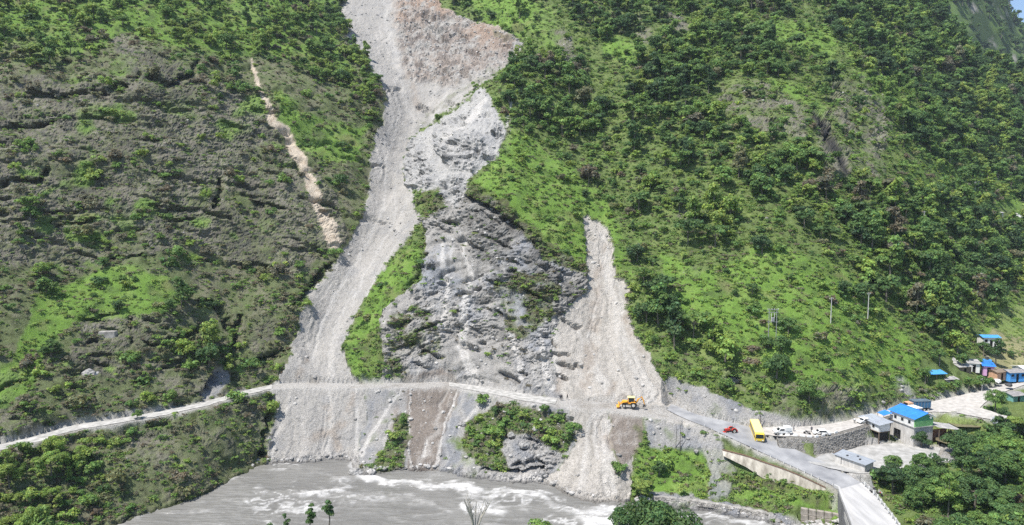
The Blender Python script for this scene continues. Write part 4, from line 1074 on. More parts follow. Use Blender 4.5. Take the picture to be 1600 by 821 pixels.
# loose stones on the slides, the rock faces and the water's edge
M_STONE = mat('loose_stone', (.30, .29, .275), .95, .3, 1.2, spec=.15)
_t = M_STONE.node_tree; _b = _t.nodes['Principled BSDF']; _l = _b.inputs['Base Color'].links[0].from_socket
_oi = _t.nodes.new('ShaderNodeObjectInfo'); _mr = _t.nodes.new('ShaderNodeMapRange'); _mr.inputs[3].default_value = .7; _mr.inputs[4].default_value = 1.6
_sc = _t.nodes.new('ShaderNodeVectorMath'); _sc.operation = 'SCALE'; _t.links.new(_oi.outputs['Random'], _mr.inputs[0]); _t.links.new(_l, _sc.inputs[0]); _t.links.new(_mr.outputs[0], _sc.inputs['Scale']); _t.links.new(_sc.outputs[0], _b.inputs['Base Color'])
STONES = []
for i in range(4):
    g = random.Random(900 + i)
    bm = bmesh.new(); bmesh.ops.create_icosphere(bm, subdivisions=1, radius=1)
    for v in bm.verts:
        v.co *= g.uniform(.7, 1.15); v.co.z *= .7; v.co.x *= g.uniform(.95, 1.2)
    me = bpy.data.meshes.new('stone'); bm.to_mesh(me); bm.free(); me.materials.append(M_STONE)
    STONES.append(bpy.data.objects.new('stone', me))
f_edge = facec(wedge); f_white_ = f_white; f_scar = facec(Q['scar'] * slide)
wt = infr * notroad * (1 - f_left * .9) * (f_slide * (.12 + np.clip(f_n1 + .1, 0, 1) ** 1.5 * 3.0 + f_scar * 1.5) + rocklike * .35 + f_white * .7 + f_bare * .12 + np.clip(f_tal, 0, 1) * .8 + f_dirt * .5) * (f_clear > .8)
BP, bi, bj = pick(wt, 26000, g1)
BR = .06 + .11 * g1.random(len(BP)) + .8 * g1.random(len(BP)) ** 22
wt = infr * np.clip(facec(np.exp(-((ZG - .2) / .8) ** 2)) - .2, 0, 1) * notroad * (fpx > 380)
BP2, bi, bj = pick(np.clip(wt, 0, 1) * np.clip(.35 + f_n1 * 1.5, .05, 1), 700, g1)
BR2 = .2 + .8 * g1.random(len(BP2)) ** 3
BP = np.concatenate([BP, BP2]); BR = np.concatenate([BR, BR2])
import re
LANDMARKS = [(640, 60, 'brown slide scar'), (590, 330, 'long grey slide'), (710, 220, 'white rock outcrop'), (760, 450, 'central grey cliff'), (930, 420, 'narrow second slide'), (1300, 230, 'dark rock cleft'), (1190, 170, 'pale rock knoll'),
             (1350, 150, 'grey ridge of rock'), (1207, 495, 'twin-pole transformer'), (1298, 485, 'lone pole on the slope'), (1356, 475, 'higher power pole'), (1444, 342, 'pole in the forest'), (470, 230, 'ochre scar'), (190, 140, 'dark rock overhang'),
             (343, 300, 'dark slot in the rock'), (170, 450, 'bright grass shelf'), (180, 520, 'small ledge outcrop'), (150, 665, 'dirt track'), (1463, 585, 'blue-roofed open shed'), (1410, 650, 'blue-roofed store'), (1340, 720, 'small white shed'),
             (1360, 790, 'bridge'), (1580, 335, 'hilltop shrine'), (1550, 530, 'distant blue roof'), (985, 628, 'yellow digger'), (1183, 680, 'yellow bus'), (1580, 500, 'terraced fields'), (920, 265, 'rust-brown tree'), (900, 60, 'upper green slope'),
             (1080, 380, 'middle of the green slope'), (1050, 120, 'wooded upper slope'), (1480, 60, 'shoulder of the hill'), (1500, 200, 'far forested shoulder'), (80, 60, 'top of the rocky hill'), (330, 40, 'grassy top of the hill'), (90, 320, 'rocky face'),
             (450, 400, 'shrubby spur'), (50, 760, 'river bank grove'), (1500, 760, 'roadside forest'), (1450, 440, 'dense forest on the flat'), (810, 690, 'boulder knoll by the river'), (1040, 500, 'thicket beside the slide'), (1250, 400, 'grassy lower slope')]
_LM = np.array([(a, b) for a, b, _ in LANDMARKS], float)
USED = set()
def tone_word(t_):
    return ('blackish green' if t_ < .08 else 'dark green' if t_ < .2 else 'deep green' if t_ < .33 else 'mid green' if t_ < .48 else 'fresh green' if t_ < .6 else 'yellow-green' if t_ < .76 else 'olive' if t_ < .87 else 'grey-olive' if t_ < .93 else 'rust-tinged')
def size_word(r, ref):
    q = r / ref
    return 'tiny' if q < .6 else 'small' if q < .85 else 'medium-sized' if q < 1.15 else 'broad' if q < 1.6 else 'very broad'
def where(px, py, extra=0):
    d = np.hypot(_LM[:, 0] - px, (_LM[:, 1] - py)); k = int(np.argsort(d)[extra]); dx, dy = px - _LM[k, 0], py - _LM[k, 1]; dist = d[k]
    if dist < 14: return 'at the ' + LANDMARKS[k][2]
    an = math.degrees(math.atan2(-dy, dx)) % 360
    dr = ['right of', 'above and right of', 'above', 'above and left of', 'left of', 'below and left of', 'below', 'below and right of'][int((an + 22.5) // 45) % 8]
    ds = 'close ' if dist < 35 else 'a little ' if dist < 60 else '' if dist < 90 else 'some way ' if dist < 130 else 'far '
    return (ds + dr + ' the ' + LANDMARKS[k][2]).strip()
def label_for(noun, form, r, ref, t_, px, py):
    base = f'{size_word(r, ref)} {tone_word(t_)} {form} {noun}'
    for ex in (0, 1, 2, 3, 4):
        l = f'{base} {where(px, py, ex)}'
        if l not in USED and len(re.findall(r"[A-Za-z]+", l)) <= 16: break
    else:
        l = f'{tone_word(t_)} {form} {noun} {where(px, py)}'
    USED.add(l)
    return l
FORM = {'round': 'rounded', 'flat': 'flat-topped', 'tall': 'upright'}
def put_tree(p, r, kind, ang, t_, label, group, hs=1.0, cat='tree'):
    root = bpy.data.objects.new('tree', None); root.empty_display_size = .5
    root.location = p; root.rotation_euler = (0, 0, ang); root.scale = (r, r, r * hs)
    COL.objects.link(root); tag(root, label, cat, group)
    pr = NEAR[kind % 5] if p[1] < 196 else TREES[kind]
    for nm, src in (('crown', pr[0]), ('trunk', pr[1])):
        c = bpy.data.objects.new(nm, src.data); c.parent = root
        if nm == 'crown': c['tone'] = float(t_)
        COL.objects.link(c)
    return root
# trees singled out by hand: px, py of the foot, crown radius in metres, kind, tone, label
HAND = [(920, 288, 4.6, 0, .97, 'large rust-brown rounded tree alone on the green slope above the second slide'),
        (185, 487, 2.0, 3, .10, 'dark round tree alone on the bright grass shelf'),
        (80, 560, 3.4, 0, .2, 'dark leafy tree at the lower edge of the bright grass shelf'),
        (72, 462, 3.3, 3, .36, 'broad green tree at the upper edge of the bright grass shelf'),
        (48, 345, 3.0, 0, .38, 'bright-topped bushy tree on the rocky face'),
        (160, 420, 2.3, 4, .3, 'green tree at the top rim of the bright grass shelf'),
        (1496, 550, 4.2, 3, .66, 'bright lime-green tree standing over the hamlet'),
        (1556, 566, 3.0, 2, .08, 'tall dark tree behind the pink house'),
        (1010, 505, 4.2, 0, .14, 'dark leafy tree at the edge of the second slide'),
        (1045, 490, 3.6, 3, .12, 'dark tree with deep shade beside the thicket by the slide'),
        (1318, 462, 3.0, 4, .08, 'dark tree with hard shade just below the higher power pole'),
        (1440, 700, 2.8, 5, .05, 'thin dark tree with open crown in the gravel yard'),
        (1565, 437, 3.4, 5, .68, 'pale-trunked leaning tree with lime crown above the fields'),
        (1030, 742, 2.3, 0, .14, 'dark round tree on the grassy terrace below the embankment'),
        (1555, 640, 3.6, 3, .34, 'bushy green tree between the road fork and the shacks'),
        (535, 130, 4.2, 0, .12, 'dark spreading tree overhanging the rim of the long grey slide'),
        (790, 130, 3.0, 0, .28, 'dark shrub-like tree beside the brown slide scar'),
        (1100, 215, 4.4, 0, .05, 'dark rounded tree at the foot of the wooded upper slope'),
        (1545, 325, 5.0, 0, .10, 'very broad dark tree beside the hilltop shrine'),
        (1460, 318, 5.0, 3, .12, 'broad dark tree left of the shrine road'),
        (850, 648, 1.8, 1, .35, 'bright green bush-like tree on top of the boulder knoll'),
        (775, 650, 1.8, 4, .2, 'blue-green small tree on the left top of the boulder knoll'),
        (628, 668, 1.3, 2, .38, 'small upright tree on the little green spur by the river'),
        (1220, 548, 2.8, 0, .24, 'bushy tree at the foot of the transformer stand, just right of its posts'), (1196, 546, 2.6, 3, .30, 'bushy tree at the foot of the transformer stand, just left of its posts'),
        (1514, 606, 2.0, 3, .42, 'round hedge tree on the verge below the grey tin-roofed hut'), (1531, 605, 2.3, 0, .40, 'bright round hedge tree right beside the verge pole'), (1494, 608, 1.8, 4, .36, 'hedge tree below the low pale lean-to'), (1547, 602, 1.5, 3, .30, 'small hedge tree below the pink house'),
        (1472, 610, 1.6, 0, .45, 'low hedge tree below the open blue-roofed shed'), (1530, 577, 2.2, 4, .24, 'dark tree squeezed behind the tiny white-walled hut'), (1468, 566, 2.6, 0, .34, 'green tree above the weathered timber house'), (1503, 570, 2.2, 3, .3, 'tree between the roofs of the timber house and the tin hut'),
        (1446, 592, 2.2, 3, .42, 'leafy tree just left of the open blue-roofed shed'), (1562, 548, 2.2, 3, .16, 'dark tree beside the faded blue roof on the terraces'), (1537, 552, 2.4, 0, .22, 'tree on the left of the faded blue-roofed white house'), (1580, 560, 1.7, 4, .2, 'small dark tree on the terraces behind the blue-fronted house'),
        (1418, 760, 3.2, 0, .34, 'leafy tree hanging over the bridge railing'), (1395, 738, 2.6, 3, .40, 'fresh green tree at the edge of the gravel yard near the bridge'), (1440, 742, 3.4, 4, .32, 'dense tree between the gravel yard and the roadside forest'), (1432, 800, 3.6, 3, .3, 'broad tree filling the corner beside the bridge'),
        (1470, 770, 3.8, 0, .26, 'broad rounded tree behind the corner tree at the bridge'),
        (215, 655, 1.6, 4, .45, 'small tree on the lower shoulder of the dirt track')]
vis_t, tpx, tpy = visible(TP, TR, 1.2)
lowr = vis_t
taken = np.zeros(len(TP), bool)
hand_pts = []
for (px, py, r, k, t_, lab) in HAND:
    p = on_ground(px, py); hand_pts.append((p.x, p.y, p.z, r))
    put_tree(p, r, k, random.uniform(0, 6.28), t_, lab, 'single trees')
    d = np.sqrt(((TP - np.array(p)) ** 2).sum(1)); taken |= d < r * .9
    USED.add(lab)
free = ~taken
score = np.where(vis_t & free, TR / TP[:, 1], -1)
sel = np.argsort(-score)[:300 - len(HAND)]; sel = sel[score[sel] > 0]
for q in sel:
    k = int(TK[q])
    put_tree(TP[q] - np.array([0, 0, .2]), TR[q], k, TA[q], TT[q], label_for('tree', FORM[TKIND[k]], TR[q], 3.3, TT[q], tpx[q], tpy[q]), 'trees on the slopes')
rest = free.copy(); rest[sel] = False
# the remaining woods
wood_protos = []
for c, tr_ in TREES:
    bm = bmesh.new(); bm.from_mesh(c.data); bm.from_mesh(tr_.data)
    nface = len(c.data.polygons)
    me = bpy.data.meshes.new('woodland_tree'); bm.to_mesh(me); bm.free()
    me.materials.clear(); me.materials.append(M_LEAF); me.materials.append(M_BARK)
    mi = np.zeros(len(me.polygons), np.int32); mi[nface:] = 1; me.polygons.foreach_set('material_index', mi)
    wood_protos.append(bpy.data.objects.new('woodland_tree', me))
P_ = TP[rest].copy(); P_[:, 2] -= .2
scatter('woodland', wood_protos, P_, TR[rest], TK[rest], TA[rest], TT[rest])
vis_s, spx, spy = visible(SP_, SR, .6)
score = np.where(vis_s, SR / SP_[:, 1], -1)
sel = np.argsort(-score)[:290]
for q in sel:
    src = SHRUBS[int(SK[q])]
    o = bpy.data.objects.new('shrub', src.data); o.location = SP_[q]; o.rotation_euler = (0, 0, SA[q]); o.scale = (SR[q],) * 3; o['tone'] = float(ST[q])
    COL.objects.link(o); tag(o, label_for('shrub', ['dense', 'ragged', 'low', 'bushy', 'spreading', 'loose'][int(SK[q])], SR[q], 1.7, ST[q], spx[q], spy[q]), 'shrub', 'shrubs on the slopes')
rest = np.ones(len(SP_), bool); rest[sel] = False
scatter('scrub', [bpy.data.objects.new('scrub_bush', s_.data) for s_ in SHRUBS], SP_[rest], SR[rest], SK[rest], SA[rest], ST[rest])
scatter('ground_cover', WEEDS, WP, WR, WK, WA, WT)

scatter('loose_stones', STONES, BP, BR, g1.integers(0, 4, len(BP)), g1.random(len(BP)) * 6.28, BR * 0)
fi_ = g1.integers(20, nu - 2, 9000); fj_ = g1.integers(5, nv - 40, 9000)
Fp = np.stack([X2[fi_, fj_] + g1.normal(size=9000) * 3, YY2[fi_, fj_] + g1.normal(size=9000) * 3, Z2[fi_, fj_]], 1)
ff = f1[fi_, fj_] + f2[fi_, fj_] * .6
ok = g1.random(9000) < np.clip(.45 - ff * 1.6, .06, 1)
Fp = Fp[ok]
scatter('far_woods', [bpy.data.objects.new('far_tree', p.data) for p in wood_protos[:4]], Fp, 3.2 + 3 * g1.random(len(Fp)), g1.integers(0, 4, len(Fp)), g1.random(len(Fp)) * 6.28, np.clip(.25 + g1.normal(size=len(Fp)) * .12, 0, .6))
# haze between here and the mountain
bm = bmesh.new(); bmesh.ops.create_cube(bm, size=1)
for v in bm.verts:
    v.co = Vector((v.co.x * 3200 + 200, 760 + v.co.y * 1640, 210 + v.co.z * 440))
bm.verts.ensure_lookup_table()
me = bpy.data.meshes.new('haze'); bm.to_mesh(me); bm.free()
hm = bpy.data.materials.new('haze'); hm.use_nodes = True; hm.node_tree.nodes.clear()
ov = hm.node_tree.nodes.new('ShaderNodeOutputMaterial'); pv = hm.node_tree.nodes.new('ShaderNodeVolumePrincipled')
pv.inputs['Color'].default_value = (.72, .84, 1, 1); pv.inputs['Density'].default_value = .00008; pv.inputs['Anisotropy'].default_value = .1
hm.node_tree.links.new(pv.outputs[0], ov.inputs['Volume'])
me.materials.append(hm)
ho = bpy.data.objects.new('haze', me); COL.objects.link(ho); tag(ho, kind='stuff')
# ------------------------------------------------------------------ building kit
class PB:
    """collects simple shapes in a thing's own frame and links them as one mesh"""
    def __init__(self): self.V = []; self.F = []
    def add(self, V, F):
        o = len(self.V); self.V += [tuple(v) for v in V]; self.F += [tuple(i + o for i in f) for f in F]; return self
    def box(self, x0, x1, y0, y1, z0, z1, top=None):
        t = top or (0, 0)   # inset of the top (x, y)
        V = [(x0, y0, z0), (x1, y0, z0), (x1, y1, z0), (x0, y1, z0), (x0 + t[0], y0 + t[1], z1), (x1 - t[0], y0 + t[1], z1), (x1 - t[0], y1 - t[1], z1), (x0 + t[0], y1 - t[1], z1)]
        return self.add(V, [(0, 3, 2, 1), (4, 5, 6, 7), (0, 1, 5, 4), (1, 2, 6, 5), (2, 3, 7, 6), (3, 0, 4, 7)])
    def hexa(self, b, t):
        return self.add(list(b) + list(t), [(0, 3, 2, 1), (4, 5, 6, 7), (0, 1, 5, 4), (1, 2, 6, 5), (2, 3, 7, 6), (3, 0, 4, 7)])
    def prism(self, prof, y0, y1):
        """profile in x,z pushed from y0 to y1"""
        n = len(prof); V = [(x, y0, z) for x, z in prof] + [(x, y1, z) for x, z in prof]
        F = [tuple(range(n)), tuple(range(2 * n - 1, n - 1, -1))] + [(i, i + n, (i + 1) % n + n, (i + 1) % n) for i in range(n)]
        return self.add(V, F)
    def tube(self, pts, r, n=8):
        rad = r if isinstance(r, (list, tuple)) else [r] * len(pts)
        V, F = tube_rings(pts, rad, n); k = len(pts)
        F = list(F) + [tuple(range(n - 1, -1, -1)), tuple(range((k - 1) * n, k * n))]
        return self.add(V, F)
    def disc(self, c, r, w_, n=14, ax='y'):
        V = []
        for s in (-w_ / 2, w_ / 2):
            for j in range(n):
                a = 2 * math.pi * j / n
                V.append((c[0] + r * math.cos(a), c[1] + s, c[2] + r * math.sin(a)) if ax == 'y' else (c[0] + s, c[1] + r * math.cos(a), c[2] + r * math.sin(a)))
        F = [tuple(range(n)), tuple(range(2 * n - 1, n - 1, -1))] + [(j, (j + 1) % n, (j + 1) % n + n, j + n) for j in range(n)]
        return self.add(V, F)
    def corr(self, p00, p10, p11, p01, pitch=.3, amp=.05, th=.03, along='v'):
        """corrugated sheet: ridges run from the first edge to the opposite one"""
        p00, p10, p11, p01 = map(Vector, (p00, p10, p11, p01))
        L = (p10 - p00).length; n = max(4, int(L / pitch) * 2)
        nn = (p10 - p00).cross(p01 - p00).normalized()
        V = []; F = []
        for lay in (0, 1):
            for i in range(n + 1):
                t = i / n; off = nn * ((amp if i % 2 else 0) - lay * th)
                V.append(p00.lerp(p10, t) + off); V.append(p01.lerp(p11, t) + off)
        m = 2 * (n + 1)
        for i in range(n):
            F.append((2 * i, 2 * i + 2, 2 * i + 3, 2 * i + 1)); F.append((m + 2 * i, m + 2 * i + 1, m + 2 * i + 3, m + 2 * i + 2))
            F.append((2 * i, m + 2 * i, m + 2 * i + 2, 2 * i + 2)); F.append((2 * i + 1, 2 * i + 3, m + 2 * i + 3, m + 2 * i + 1))
        F.append((0, 1, m + 1, m)); F.append((2 * n, m + 2 * n, m + 2 * n + 1, 2 * n + 1))
        return self.add(V, F)
    def build(self, name, m_, parent=None, bevel=0, label=None, kind=None, smooth=False):
        me = bpy.data.meshes.new(name); me.from_pydata(self.V, [], self.F); me.materials.append(m_)
        bm = bmesh.new(); bm.from_mesh(me)
        bmesh.ops.recalc_face_normals(bm, faces=bm.faces)
        if bevel: bmesh.ops.bevel(bm, geom=list(bm.edges), offset=bevel, segments=1, affect='EDGES', clamp_overlap=True)
        bm.to_mesh(me); bm.free()
        if smooth: me.polygons.foreach_set('use_smooth', [True] * len(me.polygons))
        o = bpy.data.objects.new(name, me); COL.objects.link(o)
        if parent: o.parent = parent
        if label: o['label'] = label
        if kind: o['kind'] = kind
        return o
def thing(name, label, cat, loc, rot=0, group=None, scale=1):
    o = bpy.data.objects.new(name, None); o.empty_display_size = .5; o.location = loc; o.rotation_euler = (0, 0, rot); o.scale = (scale,) * 3
    COL.objects.link(o); tag(o, label, cat, group); return o
def copy_tree(o, parent=None):
    c = o.copy(); COL.objects.link(c)
    if parent: c.parent = parent
    for ch in list(o.children): copy_tree(ch, c)
    return c
M_WHITE = mat('white_paint', (.74, .73, .70), .6, .12, 1.5)
M_CEM = mat('cement_wall', (.47, .45, .42), .92, .22, 1.1, bump=.03, streak=(1.5, 1.5, .4))
M_CREAM = mat('cream_concrete', (.36, .32, .26), .92, .3, .9, bump=.05, streak=(1.2, 1.2, .3), c2=(.60, .55, .47))
M_BLOCK = mat('weathered_block', (.24, .215, .18), .95, .35, .8, bump=.05, c2=(.40, .36, .31))
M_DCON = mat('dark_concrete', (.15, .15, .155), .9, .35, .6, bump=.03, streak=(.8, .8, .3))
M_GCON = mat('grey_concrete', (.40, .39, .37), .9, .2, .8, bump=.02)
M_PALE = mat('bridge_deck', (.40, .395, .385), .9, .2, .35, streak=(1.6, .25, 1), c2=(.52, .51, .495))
M_TIN = mat('grey_tin_sheet', (.42, .45, .49), .45, .2, 1.2, metal=.35, streak=(2, .3, 1))
M_RUSTIN = mat('weathered_tin', (.34, .34, .34), .6, .3, 1.0, metal=.2, c2=(.50, .48, .45))
M_WTIN = mat('white_sheet', (.62, .62, .60), .6, .12, 1.4, streak=(2, 2, .3))
M_BLUE = mat('blue_sheet', (.035, .20, .62), .5, .14, .8)
M_BLUE2 = mat('light_blue_sheet', (.07, .30, .66), .55, .14, .8)
M_GREENP = mat('green_paint', (.30, .62, .22), .7, .12, 1)
M_DGREEN = mat('dark_green_panel', (.10, .33, .16), .7, .2, 1)
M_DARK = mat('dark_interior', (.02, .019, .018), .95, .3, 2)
M_GLASS = mat('window_glass', (.02, .025, .03), .08, .1, 2, spec=.6)
M_WOOD = mat('grey_timber', (.20, .155, .115), .9, .3, 3, streak=(4, 4, .5))
M_BRICK = mat('red_brown_wall', (.33, .17, .12), .9, .25, 1.5)
M_YEL = mat('yellow_paint', (.85, .60, .07), .42, .06, 1.5)
M_PYEL = mat('pale_yellow_paint', (.84, .72, .30), .45, .06, 1.5)
M_ORNG = mat('digger_yellow', (.78, .36, .035), .5, .16, 2)
M_RED = mat('red_paint', (.50, .045, .03), .45, .2, 2)
M_TYRE = mat('tyre_rubber', (.025, .024, .023), .9, .2, 4)
M_RIM = mat('pale_rim', (.55, .52, .47), .6, .15, 3)
M_STEEL = mat('grey_steel', (.34, .345, .35), .5, .15, 3, metal=.4)
M_DSTEEL = mat('dark_steel', (.06, .06, .062), .6, .2, 3)
M_POLE = mat('concrete_pole', (.48, .47, .45), .85, .1, 2)
M_DPOLE = mat('dark_pole', (.10, .09, .085), .85, .2, 2)
M_PINK = mat('pink_wall', (.60, .34, .55), .8, .1, 1)
M_ORCLOTH = mat('orange_sheet', (.50, .30, .19), .8, .2, 2)
M_TEAL = mat('teal_sheet', (.16, .34, .31), .6, .15, 1)
M_STWALL = mat('wall_stone', (.30, .285, .26), .95, .4, .9, bump=.02)
M_MORTAR = mat('wall_fill', (.14, .13, .115), .95, .3, 2)
M_PONDW = mat('pond_water', (.17, .15, .09), .25, .1, .5, spec=.5)
M_SLATE = mat('slate_roof', (.25, .24, .235), .85, .3, 1.2)
M_BRTRIM = mat('brown_trim', (.16, .10, .07), .8, .2, 2)

# ------------------------------------------------------------------ bridge
bl = edge([(1312, 765, 8.4), (1320, 786, 8.4), (1333, 821, 8.4), (1352, 880, 8.4), (1372, 960, 8.4)]); br = edge([(1346, 755, 8.4), (1370, 778, 8.4), (1403, 821, 8.4), (1440, 880, 8.4), (1480, 960, 8.4)])
nb_ = 24
bA, bB = resample(bl, nb_), resample(br, nb_)
def along(poly_, off=0.0, up=0.0, side=1):
    out = []
    for i in range(len(poly_)):
        d = poly_[min(i + 1, len(poly_) - 1)] - poly_[max(i - 1, 0)]; d = d / np.linalg.norm(d[:2]); nrm = np.array([-d[1], d[0], 0]) * side
        p = poly_[i] + nrm * off; out.append((p[0], p[1], p[2] + up))
    return out
def strip(pb, L1, L2, z0, z1):
    """solid band between two lines"""
    for i in range(len(L1) - 1):
        a, b, c, d = L1[i], L1[i + 1], L2[i + 1], L2[i]
        pb.hexa([(a[0], a[1], a[2] + z0), (b[0], b[1], b[2] + z0), (c[0], c[1], c[2] + z0), (d[0], d[1], d[2] + z0)], [(a[0], a[1], a[2] + z1), (b[0], b[1], b[2] + z1), (c[0], c[1], c[2] + z1), (d[0], d[1], d[2] + z1)])
bridge = thing('road_bridge', 'pale concrete road bridge leaving the bank toward the viewer with a dark side wall', 'bridge', (float(bA[0, 0]), float(bA[0, 1]), 0))
_off = bridge.location.copy()
def rel(L): return [(x - _off.x, y - _off.y, z - _off.z) for x, y, z in L]
pb = PB(); strip(pb, rel(bA), rel(bB), -.5, .05); pb.build('deck', M_PALE, bridge)
la = rel(along(bA, -.0)); lb_ = rel(along(bA, .45))
Lw = np.vstack([ROADL['main_road'][0][-2:-1], bA]); la = rel(along(Lw, .05)); lb_ = rel(along(Lw, .45, side=-1))
pb = PB(); strip(pb, la, lb_, .0, .65); pb.build('parapet', M_PALE, bridge)
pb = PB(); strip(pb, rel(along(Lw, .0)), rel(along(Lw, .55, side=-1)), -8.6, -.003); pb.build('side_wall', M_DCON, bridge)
pb = PB(); strip(pb, rel(along(bB, .35)), rel(along(bB, .02)), .05, .30); pb.build('kerb', M_GCON, bridge)
pb = PB(); strip(pb, rel(along(bA[5:], .6, side=-1)), rel(bB[5:]), -1.9, -.503); pb.build('girder', M_GCON, bridge)
for i in range(1, nb_, 1):
    p = bB[i]
    o = PB().box(-.11, .11, -.11, .11, 0, .95).build('rail_post', M_WHITE, bridge); o.location = (p[0] - _off.x - .2, p[1] - _off.y, p[2] + .3 - _off.z)
for zz in (.62, .98):
    pb = PB(); pb.tube([(x - .2, y, z + zz + .2) for x, y, z in rel(bB)], .045, 5); pb.build('rail', M_POLE, bridge)
# ------------------------------------------------------------------ retaining walls
def wall_between(root, top, bot, m_, th=.5, name='face', rows=6, cols=60, jit=.12, seed=1, stones=None):
    """a wall face hung between a top line and a foot line"""
    g = random.Random(seed); T_ = resample(np.array(top), cols); B_ = resample(np.array(bot), cols)
    o0 = root.location; pb = PB()
    back = []
    V = []; 
    for i in range(cols):
        for j in range(rows + 1):
            p = T_[i] * (1 - j / rows) + B_[i] * (j / rows)
            V.append((p[0] - o0.x + g.uniform(-jit, jit) * .5, p[1] - o0.y + g.uniform(-jit, jit), p[2] - o0.z))
    n = len(V); V += [(x + .05, y + th, z + (.0)) for x, y, z in V]
    F = []
    for i in range(cols - 1):
        for j in range(rows):
            a = i * (rows + 1) + j; F.append((a, a + 1, a + rows + 2, a + rows + 1)); F.append((n + a, n + a + rows + 1, n + a + rows + 2, n + a + 1))
        a = i * (rows + 1); F.append((a, a + rows + 1, n + a + rows + 1, n + a)); a += rows; F.append((a, n + a, n + a + rows + 1, a + rows + 1))
    for a in (0, (cols - 1) * (rows + 1)):
        for j in range(rows): F.append((a + j, n + a + j, n + a + j + 1, a + j + 1))
    pb.add(V, F); pb.build(name, m_, root)
    if stones:
        pb = PB(); L = np.linalg.norm(np.diff(T_, axis=0), axis=1).sum(); sw = stones; H = max(.5, np.abs(T_[:, 2] - B_[:, 2]).mean())
        nr = int(H / (sw * .62)); ncol = int(L / sw)
        for r_ in range(nr):
            for c in range(ncol):
                u = (c + .5 + g.uniform(-.2, .2) + (r_ % 2) * .5) / ncol; v = (r_ + .5 + g.uniform(-.15, .15)) / nr
                if u >= .995: continue
                k = u * (cols - 1); i = int(k); f = k - i
                t_ = T_[i] * (1 - f) + T_[min(i + 1, cols - 1)] * f; b_ = B_[i] * (1 - f) + B_[min(i + 1, cols - 1)] * f; p = t_ * (1 - v) + b_ * v
                d = T_[min(i + 1, cols - 1)] - T_[max(i - 1, 0)]; an = math.atan2(d[1], d[0]); w2 = sw * g.uniform(.32, .5); h2 = sw * g.uniform(.2, .32); dp_ = g.uniform(.08, .26)
                q = PB(); q.box(-w2, w2, -dp_, .1, -h2, h2, top=(w2 * .15, 0))
                ca, sa = math.cos(an), math.sin(an)
                pb.add([(x * ca - y * sa + p[0] - o0.x, x * sa + y * ca + p[1] - o0.y, z + p[2] - o0.z) for x, y, z in q.V], q.F)
        pb.build('stone', M_STWALL, root, kind='stuff')
wt_ = [tuple(at_z(*p)) for p in [(1214, 686, 13.1), (1245, 684.5, 13.3), (1276, 685, 13.4), (1307, 679, 13.5), (1345, 668, 13.7), (1360, 662, 13.8), (1398, 648, 14.1)]]
wb_ = []
for (x, y, z), zb in zip(wt_, [11.6, 10.6, 9.6, 9.5, 9.7, 9.8, 9.8]): wb_.append((x, y - 1.9, zb - .6))
wt_ = [(x, y - .5, z) for x, y, z in wt_]
w1 = thing('retaining_wall', 'rough grey stone retaining wall holding the upper road above the gravel yard', 'wall', wt_[2])
wall_between(w1, wt_, wb_, M_MORTAR, th=1.0, stones=.62, seed=3)
wc_t = [tuple(at_z(*p)) for p in [(1129, 704, 11.2), (1165, 713, 10.9), (1190, 722, 10.4), (1225, 734, 9.8), (1250, 744, 9.2), (1290, 763, 8.1)]]
wc_b = [(x + .0, y - .7, z - h) for (x, y, z), h in zip(wc_t, [1.2, 2.6, 3.8, 3.8, 3.6, 2.6])]
w2 = thing('concrete_wall', 'long cream stained concrete wall below the road edge, grass at its foot', 'wall', wc_t[2])
wall_between(w2, wc_t, wc_b, M_CREAM, th=.6, jit=.03, seed=5)
pb = PB(); strip(pb, [(x - w2.location.x, y - .12 - w2.location.y, z - w2.location.z) for x, y, z in resample(np.array(wc_t), 24)], [(x - w2.location.x, y + .5 - w2.location.y, z - w2.location.z) for x, y, z in resample(np.array(wc_t), 24)], .0, .22)
pb.build('coping', M_BRTRIM, w2)
# block wall by the river
bt = [tuple(at_z(*p)) for p in [(1251, 793, 3.9), (1313, 803, 3.9)]]
w3 = thing('block_wall', 'wall of big weathered concrete blocks between the river terrace and the bridge', 'wall', (bt[0][0], bt[0][1], 0))
Lb = Vector(bt[1]) - Vector(bt[0]); nbk = 5; an = math.atan2(Lb.y, Lb.x)
bw = math.hypot(Lb.x, Lb.y) / nbk
for r_ in range(3):
    for c in range(nbk):
        o = PB().box(.05, bw - .05, -.4, .5, 0, 1.42).build('block', M_BLOCK, w3, bevel=.06)
        o.location = (math.cos(an) * bw * c, math.sin(an) * bw * c - .15 * (2 - r_) + random.uniform(-.05, .05), 3.9 - 1.48 * (3 - r_) + random.uniform(-.02, .02)); o.rotation_euler = (0, 0, an)
# gabion line along the river terrace
gt = [tuple(at_z(*p)) for p in [(1022, 776, 2.0), (1060, 779, 1.8), (1110, 786, 1.7), (1160, 795, 1.6), (1200, 802, 1.5)]]
gb_ = [(x, y - .5, z - 1.1) for x, y, z in gt]
w4 = thing('gabion_wall', 'low grey wall of wire baskets filled with river stones along the river terrace', 'wall', gt[2])
wall_between(w4, gt, gb_, M_STWALL, th=.9, stones=.5, seed=9)
